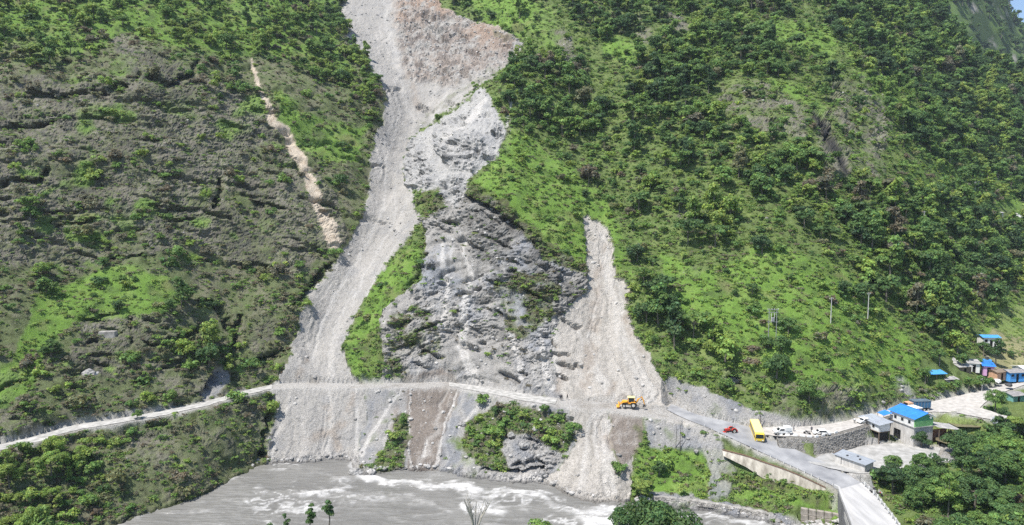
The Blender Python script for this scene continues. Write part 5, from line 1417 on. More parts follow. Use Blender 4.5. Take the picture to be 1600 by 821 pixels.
# ------------------------------------------------------------------ guard stones and kerb blocks
A = ROADL['main_road'][0]
GS = [(1101, 667), (1112, 673), (1123, 679), (1134, 685), (1146, 690.5), (1156, 696), (1173, 702), (1184, 707), (1194, 711), (1204, 716), (1214, 720), (1225, 725.5), (1236, 730.5), (1247, 735), (1257, 740), (1268, 744.5), (1279, 749.5), (1291, 754), (1301, 759.5)]
names_gs = ['first guard stone from the slide end of the road', 'guard stone opposite the red tractor', 'guard stone just past the red tractor', 'guard stone between the tractor and the bus', 'guard stone level with the nose of the bus']
proto = None
ORD = ['first', 'second', 'third', 'fourth', 'fifth', 'sixth', 'seventh', 'eighth', 'ninth', 'tenth', 'eleventh', 'twelfth', 'thirteenth', 'fourteenth', 'fifteenth', 'sixteenth', 'seventeenth', 'eighteenth', 'nineteenth', 'twentieth']
for i, (px, py) in enumerate(GS):
    z = float(np.interp(px, [1101, 1150, 1200, 1250, 1300], [14.4, 12.6, 11.0, 9.6, 8.6]))
    p = at_z(px, py, z - .15)
    if proto is None:
        proto = PB().box(-.15, .15, -.15, .15, 0, .65, top=(.05, .05)).build('guard_stone', mat('chalky_paint', (.55, .54, .51), .9, .3, 2.5), bevel=.04); o = proto
    else: o = copy_tree(proto)
    o.location = p; o.rotation_euler = (random.uniform(-.08, .08), random.uniform(-.08, .08), .6)
    tag(o, f'white painted guard stone, {ORD[i]} from the slide along the outer road edge', 'guard stone', 'white guard stones along the road')
KB = [(1219, 680.5), (1230.5, 681.5), (1242.5, 682), (1254, 682.5), (1265, 683.5), (1276, 683.8), (1286, 682.0), (1296, 679.8), (1306, 677.3)]
proto = None
for i, (px, py) in enumerate(KB):
    z = float(np.interp(px, [1214, 1245, 1276, 1307], [13.2, 13.3, 13.4, 13.5]))
    p = at_z(px, py, z)
    q = at_z(KB[min(i + 1, 8)][0] if i < 8 else 1316, KB[min(i + 1, 8)][1] if i < 8 else 674.8, z)
    if proto is None:
        proto = PB().box(-.62, .62, -.2, .2, 0, .6, top=(.06, .05)).build('kerb_block', M_WHITE, bevel=.04); o = proto
    else: o = copy_tree(proto)
    o.location = p; o.rotation_euler = (0, 0, math.atan2(q.y - p.y, q.x - p.x))
    tag(o, f'white kerb block on top of the stone wall, {ORD[i]} from the road junction', 'kerb block', 'white kerb blocks on the stone wall')
# ------------------------------------------------------------------ houses
p = at_z(1427, 697, 9.8)
R0 = .26
st = thing('store_building', 'two-storey cement store with bright blue roof and green gable beside the upper road', 'building', p, R0)
W_, D_ = 6.2, 8.4
pb = PB(); pb.box(0, .25, 0, 4.4, -.8, 4.9).box(0, .25, 6.9, D_, -.8, 4.9).box(0, .25, 4.4, 6.9, 2.9, 4.9).box(0, .25, 4.4, 6.9, -.8, .2).box(.25, W_, 0, .25, -.8, 4.9).box(W_ - .25, W_, .25, D_, -.8, 4.9).box(.25, W_ - .25, D_ - .25, D_, -.8, 4.9).box(.25, W_ - .25, .25, D_ - .25, 4.7, 4.9)
pb.build('lower_wall', M_CEM, st)
PB().box(.9, 1.0, 4.2, 7.1, .0, 3.2).build('doorway', M_DARK, st)
for k in range(4): PB().box(.02, .16, 4.9 + k * .55, 4.98 + k * .55, .2, 2.9).build('door_bar', M_DSTEEL, st)
PB().box(-.25, W_ + .2, -.25, D_ + .2, 4.903, 5.1).build('floor_slab', M_RUSTIN, st)
pb = PB(); pb.corr((-.02, D_ - .1, 5.1), (-.02, .1, 5.1), (-.02, .1, 7.35), (-.02, D_ - .1, 7.35), pitch=.45, amp=.05); pb.box(.05, .15, .1, D_ - .1, 5.1, 7.35)
pb.build('upper_wall', M_WTIN, st)
PB().add([(0, 0, 5.1), (W_, 0, 5.1), (W_, 0, 6.6), (0, 0, 6.6), (0, .2, 5.1), (W_, .2, 5.1), (W_, .2, 6.6), (0, .2, 6.6)], [(0, 1, 2, 3), (7, 6, 5, 4), (0, 4, 5, 1), (1, 5, 6, 2), (2, 6, 7, 3), (3, 7, 4, 0)]).build('front_wall', M_GREENP, st)
PB().prism([(.0, 6.603), (W_, 6.603), (W_, 7.3), (W_ * .62, 8.5), (0, 7.35)], .02, .18).build('gable', M_DGREEN, st)
PB().prism([(.0, 5.1), (W_, 5.1), (W_, 7.3), (W_ * .62, 8.5), (0, 7.35)], D_ - .3, D_ - .1).build('back_wall', M_WTIN, st)
rz = W_ * .62
pb = PB(); pb.corr((-.5, D_ + .5, 7.38), (-.5, -.5, 7.38), (rz, -.5, 8.75), (rz, D_ + .5, 8.75), pitch=.5, amp=.05); pb.corr((rz, D_ + .5, 8.75), (rz, -.5, 8.75), (W_ + .5, -.5, 7.45), (W_ + .5, D_ + .5, 7.45), pitch=.5, amp=.05)
pb.build('roof', M_BLUE, st)
PB().tube([(rz, -.5, 8.83), (rz, D_ + .5, 8.83)], .12, 6).build('ridge_cap', M_BLUE, st)
for yy in (1.2, 3.6, 6.0):
    f = PB().box(-.1, -.06, yy, yy + .8, 5.7, 6.6).build('window', M_GLASS, st)
PB().disc((W_ * .8, -.35, 7.5), .35, .08).build('dish', M_WHITE, st)
cn = thing('canopy', 'long pale sheet canopy on thin posts in front of the blue-roofed store', 'canopy', st.location, R0)
pb = PB(); pb.corr((W_ + .3, -1.8, 5.0), (W_ + 6.2, -3.4, 4.3), (W_ + 6.8, 1.2, 4.6), (W_ + .3, 3.2, 5.4), pitch=.4, amp=.06); pb.build('sheet', M_RUSTIN, cn)
for x, y in ((W_ + .6, -1.5), (W_ + 5.8, -3.0), (W_ + 6.2, .8), (W_ + .6, 2.8)): PB().box(x - .07, x + .07, y - .07, y + .07, -.8, 4.3).build('post', M_WOOD, cn)
bw_ = thing('low_wall', 'red-brown broken brick wall under the edge of the canopy', 'wall', st.location, R0)
PB().box(W_ + .4, W_ + 6.0, 1.2, 1.45, -1.0, 3.4).box(W_ + 5.75, W_ + 6.0, -2.5, 1.19, -1.0, 2.2).build('brickwork', M_BRICK, bw_)
wr_ = thing('annex_room', 'small white flat-roofed annex with a dark doorway behind the blue roof', 'building', st.location, R0)
pb = PB(); pb.box(W_ + .4, W_ + .6, D_ - 1.6, D_ + 1.4, 4.6, 7.6).box(W_ + .6, W_ + 3.2, D_ + 1.2, D_ + 1.4, 4.6, 7.6).box(W_ + 3.0, W_ + 3.2, D_ - 1.6, D_ + 1.2, 4.6, 7.6).box(W_ + .6, W_ + 1.1, D_ - 1.6, D_ - 1.4, 4.6, 7.6).box(W_ + 2.1, W_ + 3.0, D_ - 1.6, D_ - 1.4, 4.6, 7.6).box(W_ + 1.1, W_ + 2.1, D_ - 1.6, D_ - 1.4, 6.7, 7.6)
pb.build('wall', M_WHITE, wr_); PB().box(W_ + .3, W_ + 3.3, D_ - 1.8, D_ + 1.5, 7.603, 7.75).build('roof', M_WHITE, wr_); PB().box(W_ + .8, W_ + 2.6, D_ - .9, D_ - .8, 4.6, 7.0).build('doorway', M_DARK, wr_)
PB().box(W_ + .4, W_ + 3.2, D_ - 1.6, D_ + 1.4, -1, 4.597).build('footing', M_CEM, wr_)
tp_ = thing('blue_awning', 'small blue sheet awning between the stilt hut and the store', 'awning', st.location, R0)
PB().hexa([(-2.8, D_ - .8, 6.2), (-.4, D_ - 1.4, 6.9), (-.4, D_ + 1.5, 7.0), (-2.8, D_ + 1.6, 6.4)], [(-2.8, D_ - .8, 6.25), (-.4, D_ - 1.4, 6.95), (-.4, D_ + 1.5, 7.05), (-2.8, D_ + 1.6, 6.45)]).build('sheet', M_BLUE, tp_)
for x, y in ((-2.7, D_ - .7), (-2.7, D_ + 1.5), (-.6, D_ - 1.2)): PB().box(x - .05, x + .05, y - .05, y + .05, 4.8, 6.3).build('post', M_WOOD, tp_)
# stilt hut
p = at_z(1373, 691, 9.9)
hu = thing('stilt_hut', 'white sheet-walled hut on timber stilts with a grey tin roof, dark underneath', 'hut', p, R0 + .05)
pb = PB(); X_, Y_ = 3.6, 6.4
for x, y in ((0, 0), (X_, 0), (0, Y_), (X_, Y_), (0, Y_ / 2), (X_, Y_ / 2)): PB().box(x - .09, x + .09, y - .09, y + .09, -.6, 2.6).build('post', M_WOOD, hu)
PB().box(-.15, X_ + .15, -.15, Y_ + .15, 2.6, 2.78).build('floor', M_WOOD, hu)
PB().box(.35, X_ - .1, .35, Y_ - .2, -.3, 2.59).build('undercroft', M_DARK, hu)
pb = PB(); pb.corr((-.05, Y_, 2.78), (-.05, 0, 2.78), (-.05, 0, 4.75), (-.05, Y_, 5.0), pitch=.4, amp=.04); pb.corr((0, -.05, 2.78), (X_, -.05, 2.78), (X_, -.05, 5.2), (0, -.05, 4.75), pitch=.4, amp=.04); pb.corr((X_, 0, 2.78), (X_, Y_, 2.78), (X_, Y_, 5.3), (X_, 0, 5.2), pitch=.4); pb.corr((X_, Y_, 2.78), (0, Y_, 2.78), (0, Y_, 5.0), (X_, Y_, 5.3), pitch=.4)
pb.build('wall', M_WTIN, hu)
PB().box(-.12, -.07, 1.6, 2.3, 3.5, 4.3).build('window', M_DARK, hu)
PB().corr((-.6, -.6, 4.78), (X_ + .9, -.6, 5.3), (X_ + .9, Y_ + .6, 5.5), (-.6, Y_ + .6, 5.15), pitch=.4, amp=.06).build('roof', M_TIN, hu)
# yard shed
p = at_z(1351, 741, 8.9)
sh = thing('yard_shed', 'low white shed with a flat grey sheet roof in the gravel yard beside the road', 'shed', p, .56)
X_, Y_ = 3.6, 7.6
pb = PB().box(0, X_, 0, .2, -.5, 2.3).box(X_ - .2, X_, .2, Y_, -.5, 2.5).box(0, .2, .2, Y_ - 1.5, -.5, 2.2).box(.2, X_ - .2, Y_ - .2, Y_, -.5, 2.4)
pb.build('wall', M_CEM, sh)
PB().hexa([(-.4, -.4, 2.32), (X_ + .5, -.4, 2.55), (X_ + .5, Y_ + .9, 2.75), (-.4, Y_ + .9, 2.45)], [(-.4, -.4, 2.42), (X_ + .5, -.4, 2.65), (X_ + .5, Y_ + .9, 2.85), (-.4, Y_ + .9, 2.55)]).build('roof', M_TIN, sh)
PB().box(-.15, .3, Y_ - 1.4, Y_ + .3, -.5, 2.2).build('pier', M_CEM, sh)
for k, (x, y) in enumerate([(1.2, 2.0), (2.6, 3.4), (1.0, 5.2)]): PB().box(x, x + .5, y, y + .35, 2.62, 2.85).build('roof_weight', M_DSTEEL, sh)
PB().tube([(-.3, Y_ + .6, 2.7), (X_ + .2, Y_ + .9, 3.0)], .09, 6).build('pole_on_roof', M_WOOD, sh)

def hut(px, py, z, w, d, h, rot, label, cat='hut', wall=M_RUSTIN, roof=M_RUSTIN, name='village_house', slope=.25, front=None, gable=True, door=True, posts=False):
    p = at_z(px, py, z); t = thing(name, label, cat, p, rot)
    if posts:
        for x in (-w / 2, 0, w / 2):
            for y in (0, d): PB().box(x - .08, x + .08, y - .08, y + .08, -.8, h).build('post', M_WOOD, t)
        PB().box(-w / 2 + .3, w / 2 - .3, d - .5, d - .3, -.5, h - .3).build('back_wall', wall, t)
    else:
        pb = PB().box(-w / 2, -.5, 0, .2, -.8, h).box(.5, w / 2, 0, .2, -.8, h).box(-.5, .5, 0, .2, min(2.0, h * .8), h).box(-w / 2, -w / 2 + .2, .2, d, -.8, h).box(w / 2 - .2, w / 2, .2, d, -.8, h).box(-w / 2 + .2, w / 2 - .2, d - .2, d, -.8, h)
        pb.build('wall', wall, t)
        PB().box(-.6, .6, .3, .35, -.8, min(2.1, h)).build('door', front or M_DARK, t)
        if w > 5:
            for x in (-w * .33, w * .33): PB().box(x - .45, x + .45, -.05, -.01, h * .4, h * .75).build('window', M_DARK, t)
    r = .45
    if gable:
        m = h + slope * (d / 2 + r); pb = PB()
        pb.corr((-w / 2 - r, -r, h), (w / 2 + r, -r, h), (w / 2 + r, d / 2, m), (-w / 2 - r, d / 2, m), pitch=.5); pb.corr((w / 2 + r, d + r, h), (-w / 2 - r, d + r, h), (-w / 2 - r, d / 2, m), (w / 2 + r, d / 2, m), pitch=.5)
        pb.build('roof', roof, t)
        q = PB()
        for x in (-w / 2 + .05, w / 2 - .15): q.add([(x, 0, h), (x, d, h), (x, d / 2, m - .12), (x + .1, 0, h), (x + .1, d, h), (x + .1, d / 2, m - .12)], [(0, 1, 2), (5, 4, 3), (0, 3, 4, 1), (1, 4, 5, 2), (2, 5, 3, 0)])
        q.build('gable', wall, t)
    else:
        PB().corr((-w / 2 - r, -r, h), (w / 2 + r, -r, h), (w / 2 + r, d + r, h + slope * d), (-w / 2 - r, d + r, h + slope * d), pitch=.5).build('roof', roof, t)
    return t
hut(1463, 596, 19.5, 6.2, 4.4, 2.3, .15, 'open-sided shed with bright blue roof at the foot of the green slope', 'shed', roof=M_BLUE2, name='open_shed', gable=False, posts=True)
hut(1482, 579, 20.8, 6.4, 4.5, 2.4, -.1, 'weathered grey-roofed timber house behind the blue-roofed open shed', 'house', wall=M_WOOD, roof=M_RUSTIN, gable=False)
hut(1508, 584, 20.2, 4.6, 3.6, 2.2, .2, 'small grey tin-roofed hut between the timber house and the pink house', 'hut', wall=M_WOOD, roof=M_RUSTIN)
hut(1522, 579, 20.5, 3.2, 3.0, 2.3, -.25, 'tiny white-walled hut just left of the pink house', 'hut', wall=M_WHITE, roof=M_RUSTIN, gable=False)
hut(1487, 597, 19.2, 4.0, 1.8, .8, .1, 'low pale sheet lean-to in the bushes below the timber house', 'lean-to', wall=M_RUSTIN, roof=M_RUSTIN, gable=False, name='lean_to')
hut(1549, 540, 24.5, 5.4, 4.0, 2.8, -.1, 'white house with a faded blue roof up on the terraced fields', 'house', wall=M_WHITE, roof=M_BLUE2)
pk = hut(1545, 584, 19.8, 3.0, 2.8, 2.4, -.35, 'two-storey pink house with a blue roof and a black water tank', 'house', wall=M_PINK, roof=M_BLUE, gable=False, name='pink_house')
PB().box(-1.3, .9, .9, 2.6, 2.6, 4.2).build('upper_storey', M_BLUE2, pk)
PB().tube([(-.3, 1.7, 4.2), (-.3, 1.7, 5.1)], .5, 12).build('water_tank', M_DSTEEL, pk)
hut(1590, 593, 18.6, 5.4, 4.0, 2.2, .12, 'blue-fronted village house with a dark grey slate roof beside the road', 'house', wall=M_BLUE2, roof=M_SLATE, name='village_house')
hut(1612, 590, 18.8, 5, 5, 2.6, .1, 'white-roofed house at the edge of the hamlet beyond the blue-fronted one', 'house', wall=M_WHITE, roof=M_WTIN)
hut(1566, 591, 18.8, 4.4, 3.2, 2.0, .3, 'brown patched shack with rust roof between the pink and the blue-fronted houses', 'shack', wall=M_ORCLOTH, roof=M_WOOD, name='shack')
hut(1592, 628, 16.0, 4.6, 3.6, 1.9, .3, 'dark slate-roofed shack with teal side sheets below the main road', 'shack', wall=M_TEAL, roof=M_SLATE, name='shack')
hut(1572, 673, 13.4, 5.4, 4.2, 1.8, -.35, 'low shed with a pale shiny tin roof right of the brown pond', 'shed', wall=M_GCON, roof=M_TIN, gable=False, name='tin_shed', slope=.1)
hut(1600, 676, 13.0, 4.2, 3.2, 1.6, -.3, 'small shed with a pale tin roof cut by the right frame edge', 'shed', wall=M_GCON, roof=M_TIN, gable=False, name='tin_shed', slope=.1)
# heaps and stacks by the road in the hamlet
for (px, py, m_, s_, lab) in [(1553, 590, M_ORCLOTH, 1.3, 'heap of orange tarpaulin beside the pink house'), (1558, 597, M_WHITE, 1.1, 'white covered load on the verge before the hamlet'), (1576, 603, M_DSTEEL, 1.0, 'dark flat cart parked on the verge of the blue-fronted house')]:
    p = at_z(px, py, 18.2); t = thing('covered_heap', lab, 'heap', p, random.random())
    bm = bmesh.new(); bmesh.ops.create_icosphere(bm, subdivisions=2, radius=s_)
    for v in bm.verts: v.co.z *= .55; v.co.x *= 1.5; v.co += Vector((0, 0, .3)) + v.co * float(perlin(v.co.x, v.co.y, v.co.z)) * .4
    me = bpy.data.meshes.new('cover'); bm.to_mesh(me); bm.free(); me.materials.append(m_); o = bpy.data.objects.new('cover', me); o.parent = t; COL.objects.link(o)
# shrine above the forest
p = on_ground(1590, 343); 
t = thing('shrine', 'small whitewashed domed shrine above a red roof on the far slope', 'shrine', p)
PB().box(-2, 2, -1.5, 2.5, -2, 1.4).build('base', M_WHITE, t); PB().box(-1.4, 1.4, -.9, 1.9, 1.4, 2.2).build('terrace', M_WHITE, t)
bm = bmesh.new(); bmesh.ops.create_uvsphere(bm, u_segments=14, v_segments=8, radius=1.2)
for v in bm.verts: v.co += Vector((0, .5, 2.6))
me = bpy.data.meshes.new('dome'); bm.to_mesh(me); bm.free(); me.materials.append(M_WHITE); o = bpy.data.objects.new('dome', me); o.parent = t; COL.objects.link(o)
PB().tube([(0, .5, 3.6), (0, .5, 5.2)], [.3, .05], 8).build('spire', M_PYEL, t)
t2 = hut(1583, 346, p.z - 2.5, 7, 4, 2, 0, 'long low house with a rust-red roof just below the shrine', 'house', wall=M_CEM, roof=M_BRICK)
q_ = on_ground(1583, 347); t2.location = q_
t3 = hut(1565, 340, 0, 3, 3, 2, 0, 'small grey roof beside the pale shrine road', 'hut', wall=M_CEM, roof=M_RUSTIN); t3.location = on_ground(1563, 339)
# ponds
for name, ring, z in [('brown_pond', [(1478, 652), (1500, 648), (1530, 652), (1545, 660), (1530, 668), (1495, 667), (1480, 660)], 14.2), ('yard_pond', [(1462, 677), (1490, 672), (1505, 684), (1480, 694), (1462, 688)], 11.3)]:
    pts = [at_z(px, py, z) for px, py in ring]; me = bpy.data.meshes.new(name); me.from_pydata([tuple(p_) for p_ in pts], [], [tuple(range(len(pts)))]); me.materials.append(M_PONDW)
    for_o = bpy.data.objects.new(name, me); COL.objects.link(for_o); tag(for_o, kind='structure')
# pale path across the fields
# ------------------------------------------------------------------ vehicles (frame: +x forward, z up, wheels on z = 0)
def wheel(t, x, y, r, w_, m_=M_TYRE, name='wheel'):
    o = PB().disc((0, 0, 0), r, w_, 14).build(name, m_, t, bevel=.02); o.location = (x, y, r)
    PB().disc((0, 0, 0), r * .55, w_ + .04, 10).build('rim', M_RIM, o)
    return o
def face_dir(p, q): return math.atan2(q.y - p.y, q.x - p.x)
f_, r_ = at_z(1187, 694.5, 11.7), at_z(1177.5, 669.5, 12.75)
mid = (f_ + r_) / 2; L = (f_ - r_).length
bus = thing('bus', 'yellow bus driving down the asphalt road toward the bridge', 'bus', mid, face_dir(r_, f_)); bus.rotation_euler = (0, math.asin((r_.z - f_.z) / L), face_dir(r_, f_)); bus.location.z += .02
L = min(max(L, 7.5), 9.5); h2 = L / 2
prof = [(-h2, .45), (h2 - .1, .45), (h2, .9), (h2, 1.5), (h2 - .25, 2.55), (h2 - .6, 2.85), (-h2 + .3, 2.85), (-h2, 2.6)]
PB().prism(prof, -1.15, 1.15).build('body', M_YEL, bus, bevel=.06)
PB().box(-h2 + .35, h2 - .75, -1.12, 1.12, 2.83, 2.96, top=(.1, .1)).build('roof', M_PYEL, bus)
PB().hexa([(h2 + .02, -1.02, 1.5), (h2 + .02, 1.02, 1.5), (h2 - .23, .98, 2.5), (h2 - .23, -.98, 2.5)], [(h2 - .05, -1.02, 1.5), (h2 - .05, 1.02, 1.5), (h2 - .3, .98, 2.5), (h2 - .3, -.98, 2.5)]).build('windscreen', M_GLASS, bus)
for s in (-1, 1):
    for k in range(6):
        x = -h2 + .5 + k * (L - 1.6) / 6; PB().box(x, x + (L - 1.6) / 6 - .12, s * 1.165 - .015, s * 1.165 + .015, 1.55, 2.35).build('side_window', M_GLASS, bus)
    PB().box(h2 - .02, h2 + .05, s * .8 - .18, s * .8 + .18, .85, 1.05).build('headlight', M_WHITE, bus)
    PB().box(-h2 + .3, h2 - .5, s * 1.17 - .02, s * 1.17 + .02, 1.2, 1.32).build('stripe', M_DSTEEL, bus)
    for x in (h2 - 1.9, -h2 + 1.9): wheel(bus, x, s * 1.0, .48, .3)
    PB().box(h2 + .05, h2 + .25, s * 1.3 - .08, s * 1.3 + .08, 1.9, 2.3).build('mirror', M_DSTEEL, bus)
PB().box(h2 - .1, h2 + .1, -1.12, 1.12, .42, .7).build('bumper', M_DSTEEL, bus, bevel=.03)
# tractor
p = at_z(1141, 677, 13.25)
tr = thing('tractor', 'small red farm tractor with pale rims standing on the road near the slide', 'tractor', p, math.radians(196), scale=1.0)
PB().box(.1, 1.75, -.33, .33, .75, 1.35, top=(.08, .05)).build('bonnet', M_RED, tr, bevel=.05)
PB().box(1.76, 1.84, -.28, .28, .75, 1.28).build('grille', M_DSTEEL, tr)
PB().box(-1.0, .6, -.3, .3, .55, .85).build('chassis', M_DSTEEL, tr)
for s in (-1, 1):
    PB().prism([(-1.35, 1.0), (-1.2, 1.45), (-.6, 1.55), (-.1, 1.4), (.05, 1.0), (-.1, 1.3), (-.6, 1.42), (-1.15, 1.32)], s * .78 - .2, s * .78 + .2).build('mudguard', M_RED, tr)
    wheel(tr, -.65, s * .8, .68, .36); wheel(tr, 1.35, s * .68, .36, .22)
PB().box(-.85, -.35, -.25, .25, 1.0, 1.12).box(-.95, -.85, -.25, .25, 1.05, 1.55).build('seat', M_DSTEEL, tr)
PB().tube([(.1, 0, 1.3), (-.15, 0, 1.62)], .03, 5).build('steering_column', M_DSTEEL, tr)
PB().tube([(1.0, .2, 1.3), (1.0, .2, 1.9)], .04, 5).build('exhaust', M_DSTEEL, tr)
for s in (-1, 1): PB().tube([(-1.05, s * .45, .9), (-1.05, s * .45, 2.2)], .04, 5).build('canopy_post', M_DSTEEL, tr)
PB().box(1.2, 2.3, -.5, .5, .35, .6).build('front_weight', M_RED, tr, bevel=.05)
PB().box(-1.9, -1.2, -.6, .6, .45, .9).build('rear_implement', M_RED, tr)
# white pickup with covered load
p = at_z(1222, 678.6, 13.35)
pu = thing('pickup_truck', 'white pickup with a high covered load parked above the stone wall', 'pickup', p, math.radians(180))
PB().prism([(-2.4, .5), (2.3, .5), (2.35, 1.0), (1.3, 1.12), (.75, 1.75), (-.35, 1.78), (-.45, 1.1), (-2.4, 1.1)], -.85, .85).build('body', M_WHITE, pu, bevel=.05)
PB().box(-2.35, -.5, -.95, .95, 1.12, 2.15, top=(.06, .1)).build('covered_load', M_WTIN, pu, bevel=.08)
for s in (-1, 1):
    PB().hexa([(-.25, s * .86 - .01, 1.2), (1.05, s * .86 - .01, 1.2), (.7, s * .86 - .01, 1.65), (-.25, s * .86 - .01, 1.65)], [(-.25, s * .86 + .01, 1.2), (1.05, s * .86 + .01, 1.2), (.7, s * .86 + .01, 1.65), (-.25, s * .86 + .01, 1.65)]).build('side_window', M_GLASS, pu)
    for x in (1.5, -1.5): wheel(pu, x, s * .8, .36, .22)
    PB().box(2.32, 2.37, s * .6 - .15, s * .6 + .15, .75, .92).build('headlight', M_GLASS, pu)
PB().hexa([(1.32, -.7, 1.14), (1.32, .7, 1.14), (.8, .65, 1.7), (.8, -.65, 1.7)], [(1.24, -.7, 1.14), (1.24, .7, 1.14), (.72, .65, 1.7), (.72, -.65, 1.7)]).build('windscreen', M_GLASS, pu)
# white car with open door
p = at_z(1283, 679.5, 13.45)
ca = thing('car', 'low white car with dark windows parked behind the kerb blocks', 'car', p, math.radians(172))
PB().prism([(-2.1, .35), (2.1, .35), (2.15, .75), (1.2, .95), (.55, 1.42), (-.9, 1.45), (-1.6, 1.0), (-2.15, .9)], -.82, .82).build('body', M_WHITE, ca, bevel=.06)
for s in (-1, 1):
    PB().hexa([(-1.3, s * .83 - .01, .95), (.95, s * .83 - .01, .95), (.5, s * .83 - .01, 1.34), (-.9, s * .83 - .01, 1.36)], [(-1.3, s * .83 + .01, .95), (.95, s * .83 + .01, .95), (.5, s * .83 + .01, 1.34), (-.9, s * .83 + .01, 1.36)]).build('side_window', M_GLASS, ca)
    for x in (1.35, -1.35): wheel(ca, x, s * .75, .32, .2)
PB().hexa([(1.22, -.7, .97), (1.22, .7, .97), (.6, .62, 1.38), (.6, -.62, 1.38)], [(1.14, -.7, .95), (1.14, .7, .95), (.52, .62, 1.36), (.52, -.62, 1.36)]).build('windscreen', M_GLASS, ca)
d = PB().box(0, 1.0, -.03, .03, .4, 1.3).build('door', M_DSTEEL, ca, bevel=.02); d.location = (.3, .85, 0); d.rotation_euler = (0, 0, math.radians(70))
# pale car behind the hut
p = at_z(1350, 661, 13.8)
c2 = copy_tree(ca); c2.location = p; c2.rotation_euler = (0, 0, math.radians(200)); tag(c2, 'white car half hidden behind the stilt hut on the upper road', 'car')
# blue truck
p = at_z(1432, 642, 14.5)
tk = thing('truck', 'dark blue high-sided goods truck on the upper road behind the store', 'truck', p, math.radians(186))
PB().box(-3.6, 1.6, -1.2, 1.2, 1.1, 3.0).build('cargo_box', mat('truck_blue', (.05, .16, .30), .5, .2, 1.5), tk, bevel=.04)
PB().box(-3.7, 1.7, -1.28, 1.28, 3.003, 3.12).build('tarpaulin', mat('truck_cover', (.10, .14, .17), .7, .3, 1), tk)
PB().prism([(1.75, .8), (3.5, .8), (3.55, 1.6), (3.35, 2.6), (1.75, 2.7)], -1.1, 1.1).build('cab', M_ORCLOTH, tk, bevel=.06, label='faded orange cab')
PB().hexa([(3.56, -.95, 1.65), (3.56, .95, 1.65), (3.38, .9, 2.5), (3.38, -.9, 2.5)], [(3.5, -.95, 1.65), (3.5, .95, 1.65), (3.32, .9, 2.5), (3.32, -.9, 2.5)]).build('windscreen', M_GLASS, tk)
PB().box(-3.6, 3.2, -.5, .5, .7, 1.09).build('chassis', M_DSTEEL, tk)
for k in range(6): PB().box(-3.5 + k * .95, -3.42 + k * .95, 1.2, 1.27, 1.1, 3.0).box(-3.5 + k * .95, -3.42 + k * .95, -1.27, -1.2, 1.1, 3.0).build('side_rib', M_STEEL, tk)
for s in (-1, 1):
    for x in (2.6, -1.6, -2.8): wheel(tk, x, s * 1.0, .5, .32)
# ------------------------------------------------------------------ digger (backhoe loader)
p = at_z(985, 636.5, 16.35)
dg_ = thing('backhoe_loader', 'yellow backhoe loader clearing mud at the foot of the second slide', 'digger', p, math.radians(172), scale=1.06)
PB().box(-1.1, 2.0, -.45, .45, .75, 1.25).build('chassis', M_DSTEEL, dg_)
PB().box(.65, 2.3, -.48, .48, 1.2, 1.85, top=(.12, .06)).build('bonnet', M_ORNG, dg_, bevel=.06)
cabp = PB()
for x in (-1.0, .6):
    for y in (-.72, .72): cabp.box(x - .06, x + .06, y - .06, y + .06, 1.2, 2.75)
cabp.box(-1.05, .65, -.78, .78, 1.1, 1.45); cb = cabp.build('cab', M_ORNG, dg_)
PB().box(-.92, .5, -.66, .66, 1.46, 2.7).build('glazing', M_GLASS, cb)
PB().box(-1.2, .8, -.85, .85, 2.76, 2.92, top=(.08, .08)).build('cab_roof', M_PYEL, dg_, bevel=.04)
for s in (-1, 1):
    wheel(dg_, -.75, s * .85, .76, .42); wheel(dg_, 1.75, s * .8, .52, .34)
    PB().prism([(-1.45, 1.4), (-1.3, 1.62), (-.2, 1.62), (0, 1.35), (-.25, 1.5), (-1.25, 1.5)], s * .85 - .22, s * .85 + .22).build('mudguard', M_ORNG, dg_)
    PB().tube([(.9, s * .62, 1.7), (2.0, s * .62, 1.45), (3.05, s * .62, .6)], [.14, .15, .11], 6).build('loader_arm', M_ORNG, dg_)
PB().prism([(2.95, .15), (3.75, .1), (3.7, .25), (3.15, .35), (3.1, .95), (3.3, 1.1), (3.0, 1.1), (2.85, .6)], -1.1, 1.1).build('bucket', M_ORNG, dg_)
PB().box(-1.55, -1.2, -.7, .7, .6, 1.5).build('rear_frame', M_DSTEEL, dg_)
PB().tube([(-1.45, 0, 1.2), (-2.1, 0, 2.35), (-3.1, 0, 3.0)], [.2, .24, .15], 6).build('boom', M_ORNG, dg_)
PB().tube([(-2.9, 0, 3.05), (-3.5, 0, 1.9), (-3.7, 0, .9)], [.16, .18, .1], 6).build('dipper', M_ORNG, dg_)
PB().tube([(-1.6, 0, 1.9), (-2.6, .0, 2.75)], .07, 6).build('ram', M_STEEL, dg_)
PB().prism([(-3.95, .85), (-3.45, .95), (-3.3, .4), (-3.6, .1), (-3.7, .35), (-4.05, .4)], -.3, .3).build('digging_bucket', M_DSTEEL, dg_)
for s in (-1, 1): PB().tube([(-1.4, s * .6, 1.1), (-1.9, s * 1.15, .1)], .09, 5).build('stabiliser', M_DSTEEL, dg_)
